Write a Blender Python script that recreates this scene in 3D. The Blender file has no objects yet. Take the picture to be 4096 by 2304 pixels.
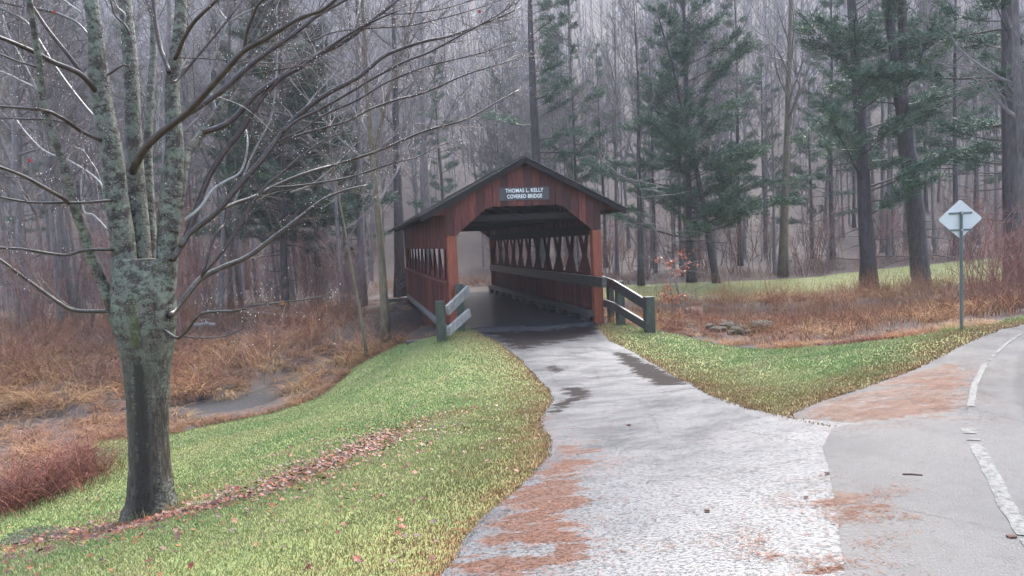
import bpy, math, random
import numpy as np
from mathutils import Matrix, Vector

# ------------------------------------------------------------------ scene, camera, light
S = bpy.context.scene
C = S.collection
PT, RL, FPX = 0.0682, 0.046, 2700.0          # camera pitch down, roll, focal length (px of a 4096 wide frame)
CAMZ = 1.7
cp, sp_ = math.cos(PT), math.sin(PT)
FWD = np.array([0, cp, -sp_]); UP0 = np.array([0, sp_, cp]); RT0 = np.array([1.0, 0, 0])
cr, sr = math.cos(RL), math.sin(RL)
XR = RT0 * cr - UP0 * sr
YU = RT0 * sr + UP0 * cr
cam_d = bpy.data.cameras.new("camera")
cam_d.sensor_width = 36; cam_d.lens = FPX / 4096 * 36
cam_d.clip_start = 0.1; cam_d.clip_end = 2000
cam = bpy.data.objects.new("camera", cam_d); C.objects.link(cam)
m = Matrix.Identity(4)
for i in range(3):
    m[i][0] = XR[i]; m[i][1] = YU[i]; m[i][2] = -FWD[i]
m[2][3] = CAMZ
cam.matrix_world = m
S.camera = cam

SUN_EL, SUN_AZ = math.radians(52), math.radians(20)     # azimuth from +Y towards +X
w = bpy.data.worlds.new("World"); S.world = w; w.use_nodes = True
nt = w.node_tree; nt.nodes.clear()
sky = nt.nodes.new("ShaderNodeTexSky"); sky.sky_type = 'NISHITA'; sky.sun_disc = False
sky.sun_elevation = SUN_EL; sky.sun_rotation = SUN_AZ
sky.air_density = 1.0; sky.dust_density = 3.0; sky.ozone_density = 1.0
hs_ = nt.nodes.new("ShaderNodeHueSaturation"); hs_.inputs['Saturation'].default_value = 0.78
bg = nt.nodes.new("ShaderNodeBackground"); bg.inputs['Strength'].default_value = 0.15
ow = nt.nodes.new("ShaderNodeOutputWorld")
nt.links.new(sky.outputs[0], hs_.inputs['Color']); nt.links.new(hs_.outputs[0], bg.inputs[0]); nt.links.new(bg.outputs[0], ow.inputs[0])
sun_d = bpy.data.lights.new("sun", 'SUN'); sun_d.energy = 1.3; sun_d.angle = math.radians(25); sun_d.color = (1, 0.985, 0.96)
sun = bpy.data.objects.new("sun", sun_d); C.objects.link(sun)
sd = Vector((math.sin(SUN_AZ) * math.cos(SUN_EL), math.cos(SUN_AZ) * math.cos(SUN_EL), math.sin(SUN_EL)))
sun.rotation_euler = sd.to_track_quat('Z', 'Y').to_euler()
S.view_settings.view_transform = 'Standard'; S.view_settings.look = 'None'
S.view_settings.exposure = 2.4; S.view_settings.gamma = 1.0; S.view_settings.use_curve_mapping = False
cy = S.cycles
cy.max_bounces = 5; cy.diffuse_bounces = 2; cy.glossy_bounces = 2; cy.transmission_bounces = 2
cy.volume_bounces = 1; cy.transparent_max_bounces = 4; cy.caustics_reflective = False; cy.caustics_refractive = False
cy.use_denoising = True
HAZE_DENSITY = 0.0007

rng = np.random.default_rng(7)
R = random.Random(11)

# ------------------------------------------------------------------ small helpers
def unproj(u, v, y):
    """point at forward distance y seen at photo pixel (u, v)"""
    a, b = (u - 2048) / FPX, (v - 1152) / FPX
    uu = a * cr - b * sr; vv = a * sr + b * cr
    d = RT0 * uu - UP0 * vv + FWD
    return np.array([0, 0, CAMZ]) + d / d[1] * y

def fade(t): return t * t * (3 - 2 * t)
_tab = np.random.default_rng(3).random((256, 256))
def vnoise(x, y):
    xi = np.floor(x).astype(int); yi = np.floor(y).astype(int)
    fx = fade(x - xi); fy = fade(y - yi)
    g = lambda a, b: _tab[a % 256, b % 256]
    return (g(xi, yi) * (1 - fx) + g(xi + 1, yi) * fx) * (1 - fy) + (g(xi, yi + 1) * (1 - fx) + g(xi + 1, yi + 1) * fx) * fy
def fbm(x, y, o=4):
    s = 0; a = 0.5
    for i in range(o):
        s = s + a * vnoise(x * 2 ** i + 17 * i, y * 2 ** i + 31 * i); a *= 0.5
    return s

def seg_dist(px, py, poly):
    """distance to a polyline, and the position along it"""
    best = np.full(px.shape, 1e9)
    for (x0, y0), (x1, y1) in zip(poly[:-1], poly[1:]):
        dx, dy = x1 - x0, y1 - y0
        t = np.clip(((px - x0) * dx + (py - y0) * dy) / (dx * dx + dy * dy + 1e-9), 0, 1)
        best = np.minimum(best, np.hypot(px - x0 - t * dx, py - y0 - t * dy))
    return best
def sdf(px, py, poly):
    """signed distance to a closed polygon, negative inside"""
    pl = list(poly) + [poly[0]]
    d = seg_dist(px, py, pl)
    ins = np.zeros(px.shape, bool)
    for (x0, y0), (x1, y1) in zip(pl[:-1], pl[1:]):
        if y0 == y1: continue
        c = ((y0 > py) != (y1 > py)) & (px < (x1 - x0) * (py - y0) / (y1 - y0) + x0)
        ins ^= c
    return np.where(ins, -d, d)

# ------------------------------------------------------------------ terrain height
CREEK = [(-45, 15.2), (-18, 16.6), (-11, 17.5), (-7.6, 18.5), (-6.6, 22.5), (-5.2, 26.5), (-2.4, 29.4), (2, 28.2), (5, 26.8), (8, 25), (11.5, 22.6), (18, 20), (45, 17)]
WATER_Z = -2.44
_pts = []
for u, v, d in [(2620, 1685, 7.8), (2480, 1541, 12.1), (2250, 1432, 15.8), (2150, 1340, 19.7), (612, 2075, 7.3), (0, 2304, 5.0),
                (1100, 1900, 7.44), (1900, 1800, 7.2), (1500, 1700, 10.5), (1200, 1750, 10.7), (1590, 1383, 21), (1399, 1479, 19.5), (1272, 1590, 17.8),
                (1113, 1638, 17), (700, 1733, 15.3), (318, 1765, 14.6), (0, 1990, 9.9), (3498, 1590, 6.9), (3845, 1327, 10.4), (3498, 1367, 13),
                (3021, 1396, 16.3), (2830, 1367, 18.3), (2623, 1328, 19.8), (2900, 1500, 12.3), (3300, 1480, 10.6), (2599, 1336, 19), (1846, 1326, 20.0), (1767, 1363, 18.7)]:
    _pts.append(tuple(unproj(u, v, d)))
_pts += [(-1, 0, 0), (2, 0, 0), (6, 0, 0), (0, 3.2, -.02), (4, 3.5, 0), (8, 6, 0), (6, 8, -.03), (8.6, 10, 0), (11, 12, 0.02), (14, 13, .05), (14, 5, .1), (20, 14, .2),
         (.5, 21.3, -1.02), (-3.3, 37.4, -1.03), (8, 31, -1.25), (15, 31, -1.25), (25, 32, -1.0), (10, 40, -1.3), (25, 40, -.9), (0, 41, -1.1),
         (-10, 26, -1.6), (-20, 26, -1.6), (-30, 24, -1.5), (-10, 36, -1.4), (-25, 40, -1.3), (-40, 40, -1.2), (-15, 56, -1.2), (10, 56, -1.1), (35, 56, -.6),
         (40, 30, -.3), (30, 20, .2), (-12, 6, -1.6), (-20, 8, -1.9), (-10, 0, -.8), (-20, 0, -1.2), (-3, 1, -.1), (-40, 10, -2), (-40, -6, -1.5), (0, -6, .1),
         (40, -6, .5), (42, 10, .4), (-42, 56, -1), (42, 56, -.3), (-30, 14, -2.1), (20, -6, .3), (-12, 11, -1.95), (-16, 14, -2.15)]
_P = np.array(_pts)
def _phi(r2): return np.where(r2 > 1e-9, r2 * np.log(r2 + 1e-12) * .5, 0)
_n = len(_P)
_K = _phi(((_P[:, None, :2] - _P[None, :, :2]) ** 2).sum(2)) + np.eye(_n) * 0.35
_Q = np.c_[np.ones(_n), _P[:, :2]]
_A = np.block([[_K, _Q], [_Q.T, np.zeros((3, 3))]])
_sol = np.linalg.solve(_A, np.r_[_P[:, 2], 0, 0, 0])
def ground(x, y):
    x = np.atleast_1d(np.asarray(x, float)); y = np.atleast_1d(np.asarray(y, float))
    sh = x.shape; x = x.ravel(); y = y.ravel()
    xc = np.clip(x, -42, 42); yc = np.clip(y, -6, 58)
    z = np.empty(len(x))
    for i in range(0, len(x), 20000):
        a = xc[i:i + 20000]; b = yc[i:i + 20000]
        r2 = (a[:, None] - _P[None, :, 0]) ** 2 + (b[:, None] - _P[None, :, 1]) ** 2
        z[i:i + 20000] = _phi(r2) @ _sol[:_n] + _sol[_n] + _sol[_n + 1] * a + _sol[_n + 2] * b
    d = seg_dist(x, y, CREEK)
    t = -2.8 + np.maximum(0, d - 0.25) * 0.74
    k = 0.18                                            # smooth minimum of the land and the creek's channel
    h = np.clip(0.5 + 0.5 * (t - z) / k, 0, 1)
    z = t * (1 - h) + z * h - k * h * (1 - h)
    q = np.maximum(0, y - 64 + 0.12 * np.abs(x)) ; q = np.minimum(q, 175)
    z = z + 0.58 * (np.sqrt(q * q + 144) - 12)
    far = np.clip((np.hypot(x, y - 10) - 24) / 20, 0, 1)
    z = z + far * (fbm(x * .12 + 40, y * .12 + 9) - .47) * 1.0
    z = z + 0.04 * (fbm(x * .8, y * .8) - .47) * np.clip((d - 1) / 2, 0, 1)
    return z.reshape(sh)
def gz(x, y): return float(ground(x, y)[0])
_ds = np.r_[np.arange(2, 30, .05), np.arange(30, 240, .5)]
def hit(u, v):
    """where the line of sight through photo pixel (u, v) meets the ground"""
    p = unproj(u, v, 1.0) - np.array([0, 0, CAMZ])
    pts = np.array([0, 0, CAMZ]) + p[None] * _ds[:, None]
    below = pts[:, 2] < ground(pts[:, 0], pts[:, 1])
    i = int(np.argmax(below)) if below.any() else len(_ds) - 1
    return float(pts[i, 0]), float(pts[i, 1])
K = 4096 / 2576
def poly(pts): return [hit(a * K, b * K) for a, b in pts]
def at(u, d):
    """ground point at forward distance d in the photo column u (taken near the horizon)"""
    p = unproj(u, 1000, d)
    return float(p[0]), float(p[1])

# ------------------------------------------------------------------ mesh building
class Geo:
    def __init__(s): s.V = []; s.T = []; s.Q = []; s.Cc = []; s.n = 0
    def add(s, V, tris=None, quads=None, col=None):
        V = np.asarray(V, float).reshape(-1, 3)
        s.V.append(V)
        if tris is not None and len(tris): s.T.append(np.asarray(tris, int).reshape(-1, 3) + s.n)
        if quads is not None and len(quads): s.Q.append(np.asarray(quads, int).reshape(-1, 4) + s.n)
        if col is not None:
            col = np.asarray(col, float)
            s.Cc.append(np.broadcast_to(col, (len(V), 3)) if col.ndim == 1 else col)
        s.n += len(V); return s
    def tube(s, P, rad, n=6, cap=False, col=None):
        P = np.asarray(P, float); rad = np.asarray(rad, float)
        if rad.ndim == 0: rad = np.full(len(P), float(rad))
        T = np.gradient(P, axis=0); T /= np.linalg.norm(T, axis=1, keepdims=True) + 1e-9
        mt = np.abs(T.mean(0)); ref = np.eye(3)[int(np.argmin(mt))]
        N1 = np.cross(T, ref); N1 /= np.linalg.norm(N1, axis=1, keepdims=True) + 1e-9
        N2 = np.cross(T, N1)
        a = np.arange(n) / n * 2 * np.pi
        V = P[:, None] + rad[:, None, None] * (np.cos(a)[None, :, None] * N1[:, None] + np.sin(a)[None, :, None] * N2[:, None])
        mI = len(P); i = np.arange(mI - 1)[:, None] * n; j = np.arange(n)[None]; j2 = (j + 1) % n
        q = np.stack([i + j, i + j2, i + n + j2, i + n + j], 2).reshape(-1, 4)
        V = V.reshape(-1, 3); tr = None
        if cap:
            V = np.r_[V, P[:1], P[-1:]]; jj = np.arange(n)
            tr = np.r_[np.c_[(jj + 1) % n, jj, np.full(n, mI * n)], np.c_[(mI - 1) * n + jj, (mI - 1) * n + (jj + 1) % n, np.full(n, mI * n + 1)]]
        return s.add(V, tr, q, col)
    def box(s, c0, c1, col=None):
        (x0, y0, z0), (x1, y1, z1) = c0, c1
        V = [(x0, y0, z0), (x1, y0, z0), (x1, y1, z0), (x0, y1, z0), (x0, y0, z1), (x1, y0, z1), (x1, y1, z1), (x0, y1, z1)]
        return s.add(V, None, [(0, 3, 2, 1), (4, 5, 6, 7), (0, 1, 5, 4), (1, 2, 6, 5), (2, 3, 7, 6), (3, 0, 4, 7)], col)
    def beam(s, a, b, wd, ht, up=(0, 0, 1), col=None):
        """square timber from a to b, wd across and ht along up, edges slightly eased"""
        a = np.array(a, float); b = np.array(b, float); t = (b - a) / np.linalg.norm(b - a)
        up = np.array(up, float); sd_ = np.cross(t, up); sd_ /= np.linalg.norm(sd_); up = np.cross(sd_, t)
        e = min(wd, ht) * .08; hw, hh = wd / 2, ht / 2
        pr = [(-hw + e, -hh), (hw - e, -hh), (hw, -hh + e), (hw, hh - e), (hw - e, hh), (-hw + e, hh), (-hw, hh - e), (-hw, -hh + e)]
        V = [p + sd_ * x + up * z for p in (a, b) for x, z in pr]
        q = [(i, (i + 1) % 8, 8 + (i + 1) % 8, 8 + i) for i in range(8)]
        ends = [(0, 7, 6, 5), (0, 5, 4, 3), (0, 3, 2, 1), (8, 9, 10, 11), (8, 11, 12, 13), (8, 13, 14, 15)]
        return s.add(V, None, q + ends, col)
    def prism(s, prof, y0, y1, col=None):
        """profile of (x, z) points, counter-clockwise seen from -y, pushed from y0 to y1"""
        n = len(prof)
        V = [(x, y0, z) for x, z in prof] + [(x, y1, z) for x, z in prof]
        q = [(i, (i + 1) % n, n + (i + 1) % n, n + i) for i in range(n)]
        q = [(a, d, c_, b) for a, b, c_, d in q]
        t = [(0, i, i + 1) for i in range(1, n - 1)] + [(n, n + i + 1, n + i) for i in range(1, n - 1)]
        return s.add(V, t, q, col)
    def mesh(s, name, mt, smooth=False):
        V = np.concatenate(s.V).astype(np.float32)
        T = np.concatenate(s.T) if s.T else np.zeros((0, 3), int); Q = np.concatenate(s.Q) if s.Q else np.zeros((0, 4), int)
        me = bpy.data.meshes.new(name)
        me.vertices.add(len(V)); me.vertices.foreach_set("co", V.ravel())
        me.loops.add(T.size + Q.size); me.loops.foreach_set("vertex_index", np.r_[T.ravel(), Q.ravel()].astype(np.int32))
        me.polygons.add(len(T) + len(Q))
        me.polygons.foreach_set("loop_start", np.r_[np.arange(len(T)) * 3, T.size + np.arange(len(Q)) * 4].astype(np.int32))
        me.polygons.foreach_set("use_smooth", np.full(len(T) + len(Q), smooth))
        if s.Cc:
            ca = me.color_attributes.new("Col", 'FLOAT_COLOR', 'POINT')
            cc = np.concatenate(s.Cc); ca.data.foreach_set("color", np.c_[cc, np.ones(len(cc))].astype(np.float32).ravel())
        me.materials.append(mt); me.update(calc_edges=True); me.validate()
        return me
    def obj(s, name, mt, parent=None, smooth=False):
        o = bpy.data.objects.new(name, s.mesh(name, mt, smooth)); C.objects.link(o)
        if parent: o.parent = parent
        return o
def tag(o, label=None, cat=None, group=None, kind=None):
    for k_, v_ in (('label', label), ('category', cat), ('group', group), ('kind', kind)):
        if v_: o[k_] = v_
    return o
def empty(name, loc=(0, 0, 0), rz=0, **kw):
    o = bpy.data.objects.new(name, None); C.objects.link(o); o.location = loc; o.rotation_euler = (0, 0, rz); o.empty_display_size = .2
    return tag(o, **kw)
def link_copy(o, parent=None):
    c_ = o.copy(); C.objects.link(c_)
    if parent: c_.parent = parent
    return c_

# ------------------------------------------------------------------ materials
def mat(name, c1, c2, scale=8, rough=.8, bump=.3, stretch=(1, 1, 1), detail=6, attr=False, c3=None, spec=.3, bumpd=.02, rnd=0, coat=0):
    M = bpy.data.materials.new(name); M.use_nodes = True; t = M.node_tree; N = t.nodes; L = t.links
    P_ = N["Principled BSDF"]; P_.inputs['Roughness'].default_value = rough; P_.inputs['Specular IOR Level'].default_value = spec
    P_.inputs['Coat Weight'].default_value = coat; P_.inputs['Coat Roughness'].default_value = .15
    tc = N.new("ShaderNodeTexCoord"); mp = N.new("ShaderNodeMapping"); mp.inputs['Scale'].default_value = stretch
    L.new(tc.outputs['Object'], mp.inputs[0])
    n = N.new("ShaderNodeTexNoise"); n.inputs['Scale'].default_value = scale; n.inputs['Detail'].default_value = detail; n.inputs['Roughness'].default_value = .65
    L.new(mp.outputs[0], n.inputs['Vector'])
    r = N.new("ShaderNodeValToRGB"); r.color_ramp.elements[0].position = .32; r.color_ramp.elements[1].position = .68
    r.color_ramp.elements[0].color = (*c1, 1); r.color_ramp.elements[1].color = (*c2, 1)
    if c3:
        e = r.color_ramp.elements.new(.52); e.color = (*c3, 1)
    L.new(n.outputs[0], r.inputs[0]); out = r.outputs[0]
    if attr:
        a = N.new("ShaderNodeVertexColor"); a.layer_name = "Col"
        x = N.new("ShaderNodeMix"); x.data_type = 'RGBA'; x.blend_type = 'MULTIPLY'; x.inputs[0].default_value = 1
        L.new(a.outputs[0], x.inputs[6]); L.new(out, x.inputs[7]); out = x.outputs[2]
    if rnd:
        oi = N.new("ShaderNodeObjectInfo"); hs = N.new("ShaderNodeHueSaturation")
        mr = N.new("ShaderNodeMapRange"); mr.inputs[3].default_value = 1 - rnd; mr.inputs[4].default_value = 1 + rnd
        L.new(oi.outputs['Random'], mr.inputs[0]); L.new(mr.outputs[0], hs.inputs['Value']); L.new(out, hs.inputs['Color']); out = hs.outputs[0]
    L.new(out, P_.inputs['Base Color'])
    if bump:
        b = N.new("ShaderNodeBump"); b.inputs['Strength'].default_value = bump; b.inputs['Distance'].default_value = bumpd
        L.new(n.outputs[0], b.inputs['Height']); L.new(b.outputs[0], P_.inputs['Normal'])
    return M
class NB:
    """tiny node-graph helper"""
    def __init__(s, name):
        s.M = bpy.data.materials.new(name); s.M.use_nodes = True; s.t = s.M.node_tree; s.P = s.t.nodes["Principled BSDF"]
        s.tc = s.n("TexCoord")
    def n(s, kind, **kw):
        x = s.t.nodes.new("ShaderNode" + kind)
        for k_, v_ in kw.items(): setattr(x, k_, v_)
        return x
    def l(s, a, b): s.t.links.new(a, b)
    def noise(s, scale, detail=5, stretch=(1, 1, 1), rough=.6):
        mp = s.n("Mapping"); mp.inputs['Scale'].default_value = stretch; s.l(s.tc.outputs['Object'], mp.inputs[0])
        x = s.n("TexNoise"); x.inputs['Scale'].default_value = scale; x.inputs['Detail'].default_value = detail; x.inputs['Roughness'].default_value = rough
        s.l(mp.outputs[0], x.inputs['Vector']); return x.outputs[0]
    def vor(s, scale, stretch=(1, 1, 1), feat='F1'):
        mp = s.n("Mapping"); mp.inputs['Scale'].default_value = stretch; s.l(s.tc.outputs['Object'], mp.inputs[0])
        x = s.n("TexVoronoi"); x.inputs['Scale'].default_value = scale; x.feature = feat; s.l(mp.outputs[0], x.inputs['Vector']); return x.outputs['Distance']
    def rng(s, v, a, b, c_=0, d=1):
        x = s.n("MapRange"); x.inputs[1].default_value = a; x.inputs[2].default_value = b; x.inputs[3].default_value = c_; x.inputs[4].default_value = d; s.l(v, x.inputs[0]); return x.outputs[0]
    def mth(s, op, a, b):
        x = s.n("Math"); x.operation = op
        for i, q in enumerate((a, b)):
            if isinstance(q, (int, float)): x.inputs[i].default_value = q
            else: s.l(q, x.inputs[i])
        return x.outputs[0]
    def mix(s, f, a, b):
        x = s.n("Mix"); x.data_type = 'RGBA'
        if isinstance(f, (int, float)): x.inputs[0].default_value = f
        else: s.l(f, x.inputs[0])
        for i, q in ((6, a), (7, b)):
            if isinstance(q, tuple): x.inputs[i].default_value = (*q, 1)
            else: s.l(q, x.inputs[i])
        return x.outputs[2]
    def attr(s, nm):
        x = s.n("Attribute"); x.attribute_name = nm; return x
    def col(s, q): s.l(q, s.P.inputs['Base Color'])
    def rough(s, q):
        if isinstance(q, (int, float)): s.P.inputs['Roughness'].default_value = q
        else: s.l(q, s.P.inputs['Roughness'])
    def bump(s, h, st=.5, d=.02):
        b = s.n("Bump"); b.inputs['Strength'].default_value = st; b.inputs['Distance'].default_value = d; s.l(h, b.inputs['Height']); s.l(b.outputs[0], s.P.inputs['Normal'])

def ground_mat():
    b = NB("ground_cover"); at_ = b.attr("Col"); sep = b.n("SeparateColor"); b.l(at_.outputs[0], sep.inputs[0])
    n1 = b.noise(1.3, 5); n2 = b.noise(14, 6); n3 = b.noise(60, 4)
    g = b.mix(b.rng(n1, .35, .65), (.155, .21, .07), (.26, .26, .105)); g = b.mix(b.rng(n2, .4, .7), g, (.24, .20, .085)); g = b.mix(b.rng(n3, .4, .65), g, (.08, .12, .025))
    tan = b.mix(b.rng(n2, .35, .65), (.22, .15, .06), (.14, .07, .03))
    lit = b.mix(b.rng(n2, .35, .65), (.048, .033, .028), (.092, .068, .058)); lit = b.mix(b.rng(n1, .4, .6), lit, (.075, .064, .064)); lit = b.mix(b.rng(n3, .45, .65), lit, (.05, .034, .028))
    edge = b.mth('ADD', sep.outputs[0], b.rng(n2, .2, .8, -.3, .3))
    c_ = b.mix(b.rng(edge, .4, .6), lit, g)
    c_ = b.mix(b.mth('MULTIPLY', b.rng(b.mth('ADD', sep.outputs[1], b.rng(n2, .2, .8, -.35, .35)), .35, .7), .85), c_, tan)
    mud = b.mth('ADD', sep.outputs[2], b.rng(n2, .2, .8, -.3, .3))
    c_ = b.mix(b.rng(mud, .4, .7), c_, (.030, .021, .015)); b.col(c_); b.rough(b.rng(mud, .4, .7, .8, .6)); b.P.inputs['Specular IOR Level'].default_value = .25
    b.bump(n3, .6, .03); return b.M
def pavement_mat():
    b = NB("wet_asphalt"); at_ = b.attr("Col"); sep = b.n("SeparateColor"); b.l(at_.outputs[0], sep.inputs[0])
    n1 = b.noise(1.3, 5, (1, 1.5, 1)); n2 = b.noise(11, 6, (1, 1.4, 1)); n3 = b.noise(75, 5); v = b.vor(70); n4 = b.noise(42, 3, (1, 1.2, 1), .6)
    base = b.mix(b.rng(n3, .3, .7), (.024, .026, .030), (.070, .075, .083)); base = b.mix(b.rng(n1, .3, .7), base, (.056, .060, .068)); base = b.mix(b.mth('MULTIPLY', b.rng(n4, .50, .60), .9), base, (.016, .017, .019))
    base = b.mix(b.mth('MULTIPLY', b.rng(n2, .5, .64), .7), base, (.04, .041, .045))
    n5 = b.noise(1.7, 5, (1, 2.6, 1), .65)
    lm = b.rng(b.mth('ADD', b.mth('ADD', sep.outputs[0], b.rng(n5, .28, .72, -1.15, .5)), b.rng(n2, .2, .8, -.25, .25)), .42, .66)
    lm = b.mth('MULTIPLY', lm, b.rng(sep.outputs[0], .05, .2))
    lit = b.mix(b.rng(n3, .35, .65), (.062, .028, .017), (.112, .054, .034)); lit = b.mix(b.rng(n2, .45, .7), lit, (.11, .065, .055)); lit = b.mix(b.mth('MULTIPLY', b.rng(n4, .5, .6), .7), lit, (.035, .018, .012))
    ck = b.vor(.55, (1, 1, .05), 'DISTANCE_TO_EDGE'); base = b.mix(b.mth('MULTIPLY', b.rng(b.mth('ADD', ck, b.rng(n2, .3, .7, -.012, .012)), .010, .002), .75), base, (.010, .010, .011))
    c_ = b.mix(lm, base, lit)
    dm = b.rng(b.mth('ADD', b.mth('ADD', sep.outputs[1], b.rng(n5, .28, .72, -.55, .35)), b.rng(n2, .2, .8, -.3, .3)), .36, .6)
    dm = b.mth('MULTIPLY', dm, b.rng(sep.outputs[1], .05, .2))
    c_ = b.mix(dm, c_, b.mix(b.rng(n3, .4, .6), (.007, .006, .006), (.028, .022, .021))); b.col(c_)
    wet = b.rng(b.mth('ADD', n1, b.rng(n2, .2, .8, -.2, .2)), .35, .7, .34, .56)
    ro = b.mix(lm, wet, (.7, .7, .7)); ro = b.mix(dm, ro, (.6, .6, .6)); b.rough(ro)
    sp = b.mth('MULTIPLY', b.mth('SUBTRACT', 1.0, b.mth('MULTIPLY', dm, .93)), b.mth('SUBTRACT', 1.0, b.mth('MULTIPLY', lm, .75)))
    sp = b.mth('MULTIPLY', sp, b.rng(n4, .46, .62, .72, .28)); b.l(sp, b.P.inputs['Specular IOR Level'])
    b.bump(b.mth('ADD', b.mth('MULTIPLY', n3, .7), b.mth('MULTIPLY', n4, .6)), .4, .012); return b.M
def road_mat():
    b = NB("worn_road_asphalt"); at_ = b.attr("Col"); sep = b.n("SeparateColor"); b.l(at_.outputs[0], sep.inputs[0])
    n1 = b.noise(.9, 5, (2, 1, 1)); n2 = b.noise(9, 6); n3 = b.noise(80, 5)
    base = b.mix(b.rng(n3, .3, .7), (.020, .020, .022), (.062, .062, .066)); base = b.mix(b.rng(n1, .35, .65), base, (.042, .041, .042)); base = b.mix(b.mth('MULTIPLY', b.rng(n2, .5, .66), .5), base, (.018, .018, .019))
    ck = b.vor(.4, (1, 1, .05), 'DISTANCE_TO_EDGE'); base = b.mix(b.mth('MULTIPLY', b.rng(b.mth('ADD', ck, b.rng(n2, .3, .7, -.01, .01)), .008, .001), .8), base, (.008, .008, .009))
    n5 = b.noise(1.5, 5, (1, 2.2, 1), .65)
    lm = b.rng(b.mth('ADD', b.mth('ADD', sep.outputs[0], b.rng(n5, .28, .72, -.75, .4)), b.rng(n2, .2, .8, -.35, .35)), .40, .66)
    lm = b.mth('MULTIPLY', lm, b.rng(sep.outputs[0], .05, .2))
    lit = b.mix(b.rng(n3, .35, .65), (.072, .028, .014), (.12, .058, .034)); lit = b.mix(b.rng(n1, .45, .6), lit, (.10, .075, .058)); lit = b.mix(b.mth('MULTIPLY', b.rng(n2, .48, .6), .75), lit, (.05, .022, .014)); lit = b.mix(b.mth('MULTIPLY', b.rng(n3, .5, .6), .5), lit, (.03, .016, .011))
    c_ = b.mix(lm, base, lit)
    dm = b.rng(b.mth('ADD', sep.outputs[1], b.rng(n2, .2, .8, -.2, .2)), .42, .62); c_ = b.mix(dm, c_, (.012, .012, .013)); b.col(c_)
    b.rough(b.mix(lm, b.rng(n1, .3, .7, .33, .5), (.75, .75, .75))); b.P.inputs['Specular IOR Level'].default_value = .3
    b.bump(n3, .35, .012); return b.M
def maple_bark():
    b = NB("lichen_covered_bark"); n1 = b.noise(5, 5); n2 = b.noise(30, 6, (1, 1, .35)); v = b.vor(17, (1, 1, 1.3)); v2 = b.vor(38, (1, 1, 1.5))
    bark = b.mix(b.rng(n2, .35, .65), (.018, .012, .010), (.078, .060, .050))
    sz = b.n("SeparateXYZ"); b.l(b.tc.outputs['Object'], sz.inputs[0])
    up = b.rng(sz.outputs[2], 1.3, 2.4)                         # lichen grows thicker towards the fork
    nb1 = b.noise(7, 5, (1, 1, 1.5), .7); nb2 = b.noise(22, 4, (1, 1, 1.7), .6); nv = b.noise(13, 5, (1, 1, .16), .6)
    lic = b.mix(b.rng(n2, .35, .65), (.115, .137, .102), (.19, .212, .165)); lic = b.mix(b.rng(n1, .4, .65), lic, (.135, .122, .10))
    low = b.mth('MULTIPLY', b.rng(nv, .50, .58), b.rng(nb2, .44, .56))      # streaky plates low on the trunk
    high = b.mth('MAXIMUM', b.rng(nb1, .56, .48), 0.0); high = b.mth('MULTIPLY', high, b.rng(nb2, .62, .54, .25, 1.0))
    lm_ = b.mth('ADD', b.mth('MULTIPLY', low, b.mth('SUBTRACT', 1.0, up)), b.mth('MULTIPLY', high, up))
    c_ = b.mix(b.mth('MULTIPLY', lm_, .92), bark, lic)
    c_ = b.mix(b.mth('MULTIPLY', b.mth('MULTIPLY', b.rng(v2, .26, .20), up), b.rng(n1, .42, .55)), c_, (.28, .31, .25))
    l1 = lm_
    st = b.attr("Col"); s2 = b.n("SeparateColor"); b.l(st.outputs[0], s2.inputs[0])
    c_ = b.mix(b.mth('MULTIPLY', b.rng(b.mth('ADD', s2.outputs[0], b.rng(n2, .3, .7, -.3, .3)), .35, .65), .92), c_, (.016, .012, .010))
    c_ = b.mix(b.mth('MULTIPLY', b.rng(b.mth('ADD', s2.outputs[1], b.rng(n2, .3, .7, -.3, .3)), .4, .6), .9), c_, (.055, .065, .012))
    b.col(c_); b.rough(.6); b.P.inputs['Specular IOR Level'].default_value = .35; b.bump(b.mth('ADD', n2, b.mth('MULTIPLY', l1, .25)), .9, .03); return b.M
def branch_bark():
    b = NB("wet_branch_bark"); n1 = b.noise(9, 5); n2 = b.noise(45, 4); g = b.n("NewGeometry"); sz = b.n("SeparateXYZ"); b.l(g.outputs['Normal'], sz.inputs[0])
    oi = b.n("ObjectInfo")
    c_ = b.mix(b.rng(n1, .4, .6), (.022, .011, .010), (.048, .026, .021))
    top = b.rng(b.mth('ADD', sz.outputs[2], b.rng(n2, .3, .7, -.5, .5)), .45, .9)   # lichen and damp algae settle on the upper side
    c_ = b.mix(b.mth('MULTIPLY', top, .8), c_, (.105, .125, .105)); b.col(c_); b.rough(.42); b.P.inputs['Specular IOR Level'].default_value = .5; b.bump(n2, .4, .01); return b.M
def plain(name, c, rough=.5, spec=.5, coat=0, metal=0):
    M = bpy.data.materials.new(name); M.use_nodes = True; p = M.node_tree.nodes["Principled BSDF"]
    p.inputs['Base Color'].default_value = (*c, 1); p.inputs['Roughness'].default_value = rough; p.inputs['Specular IOR Level'].default_value = spec; p.inputs['Metallic'].default_value = metal
    return M
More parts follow.
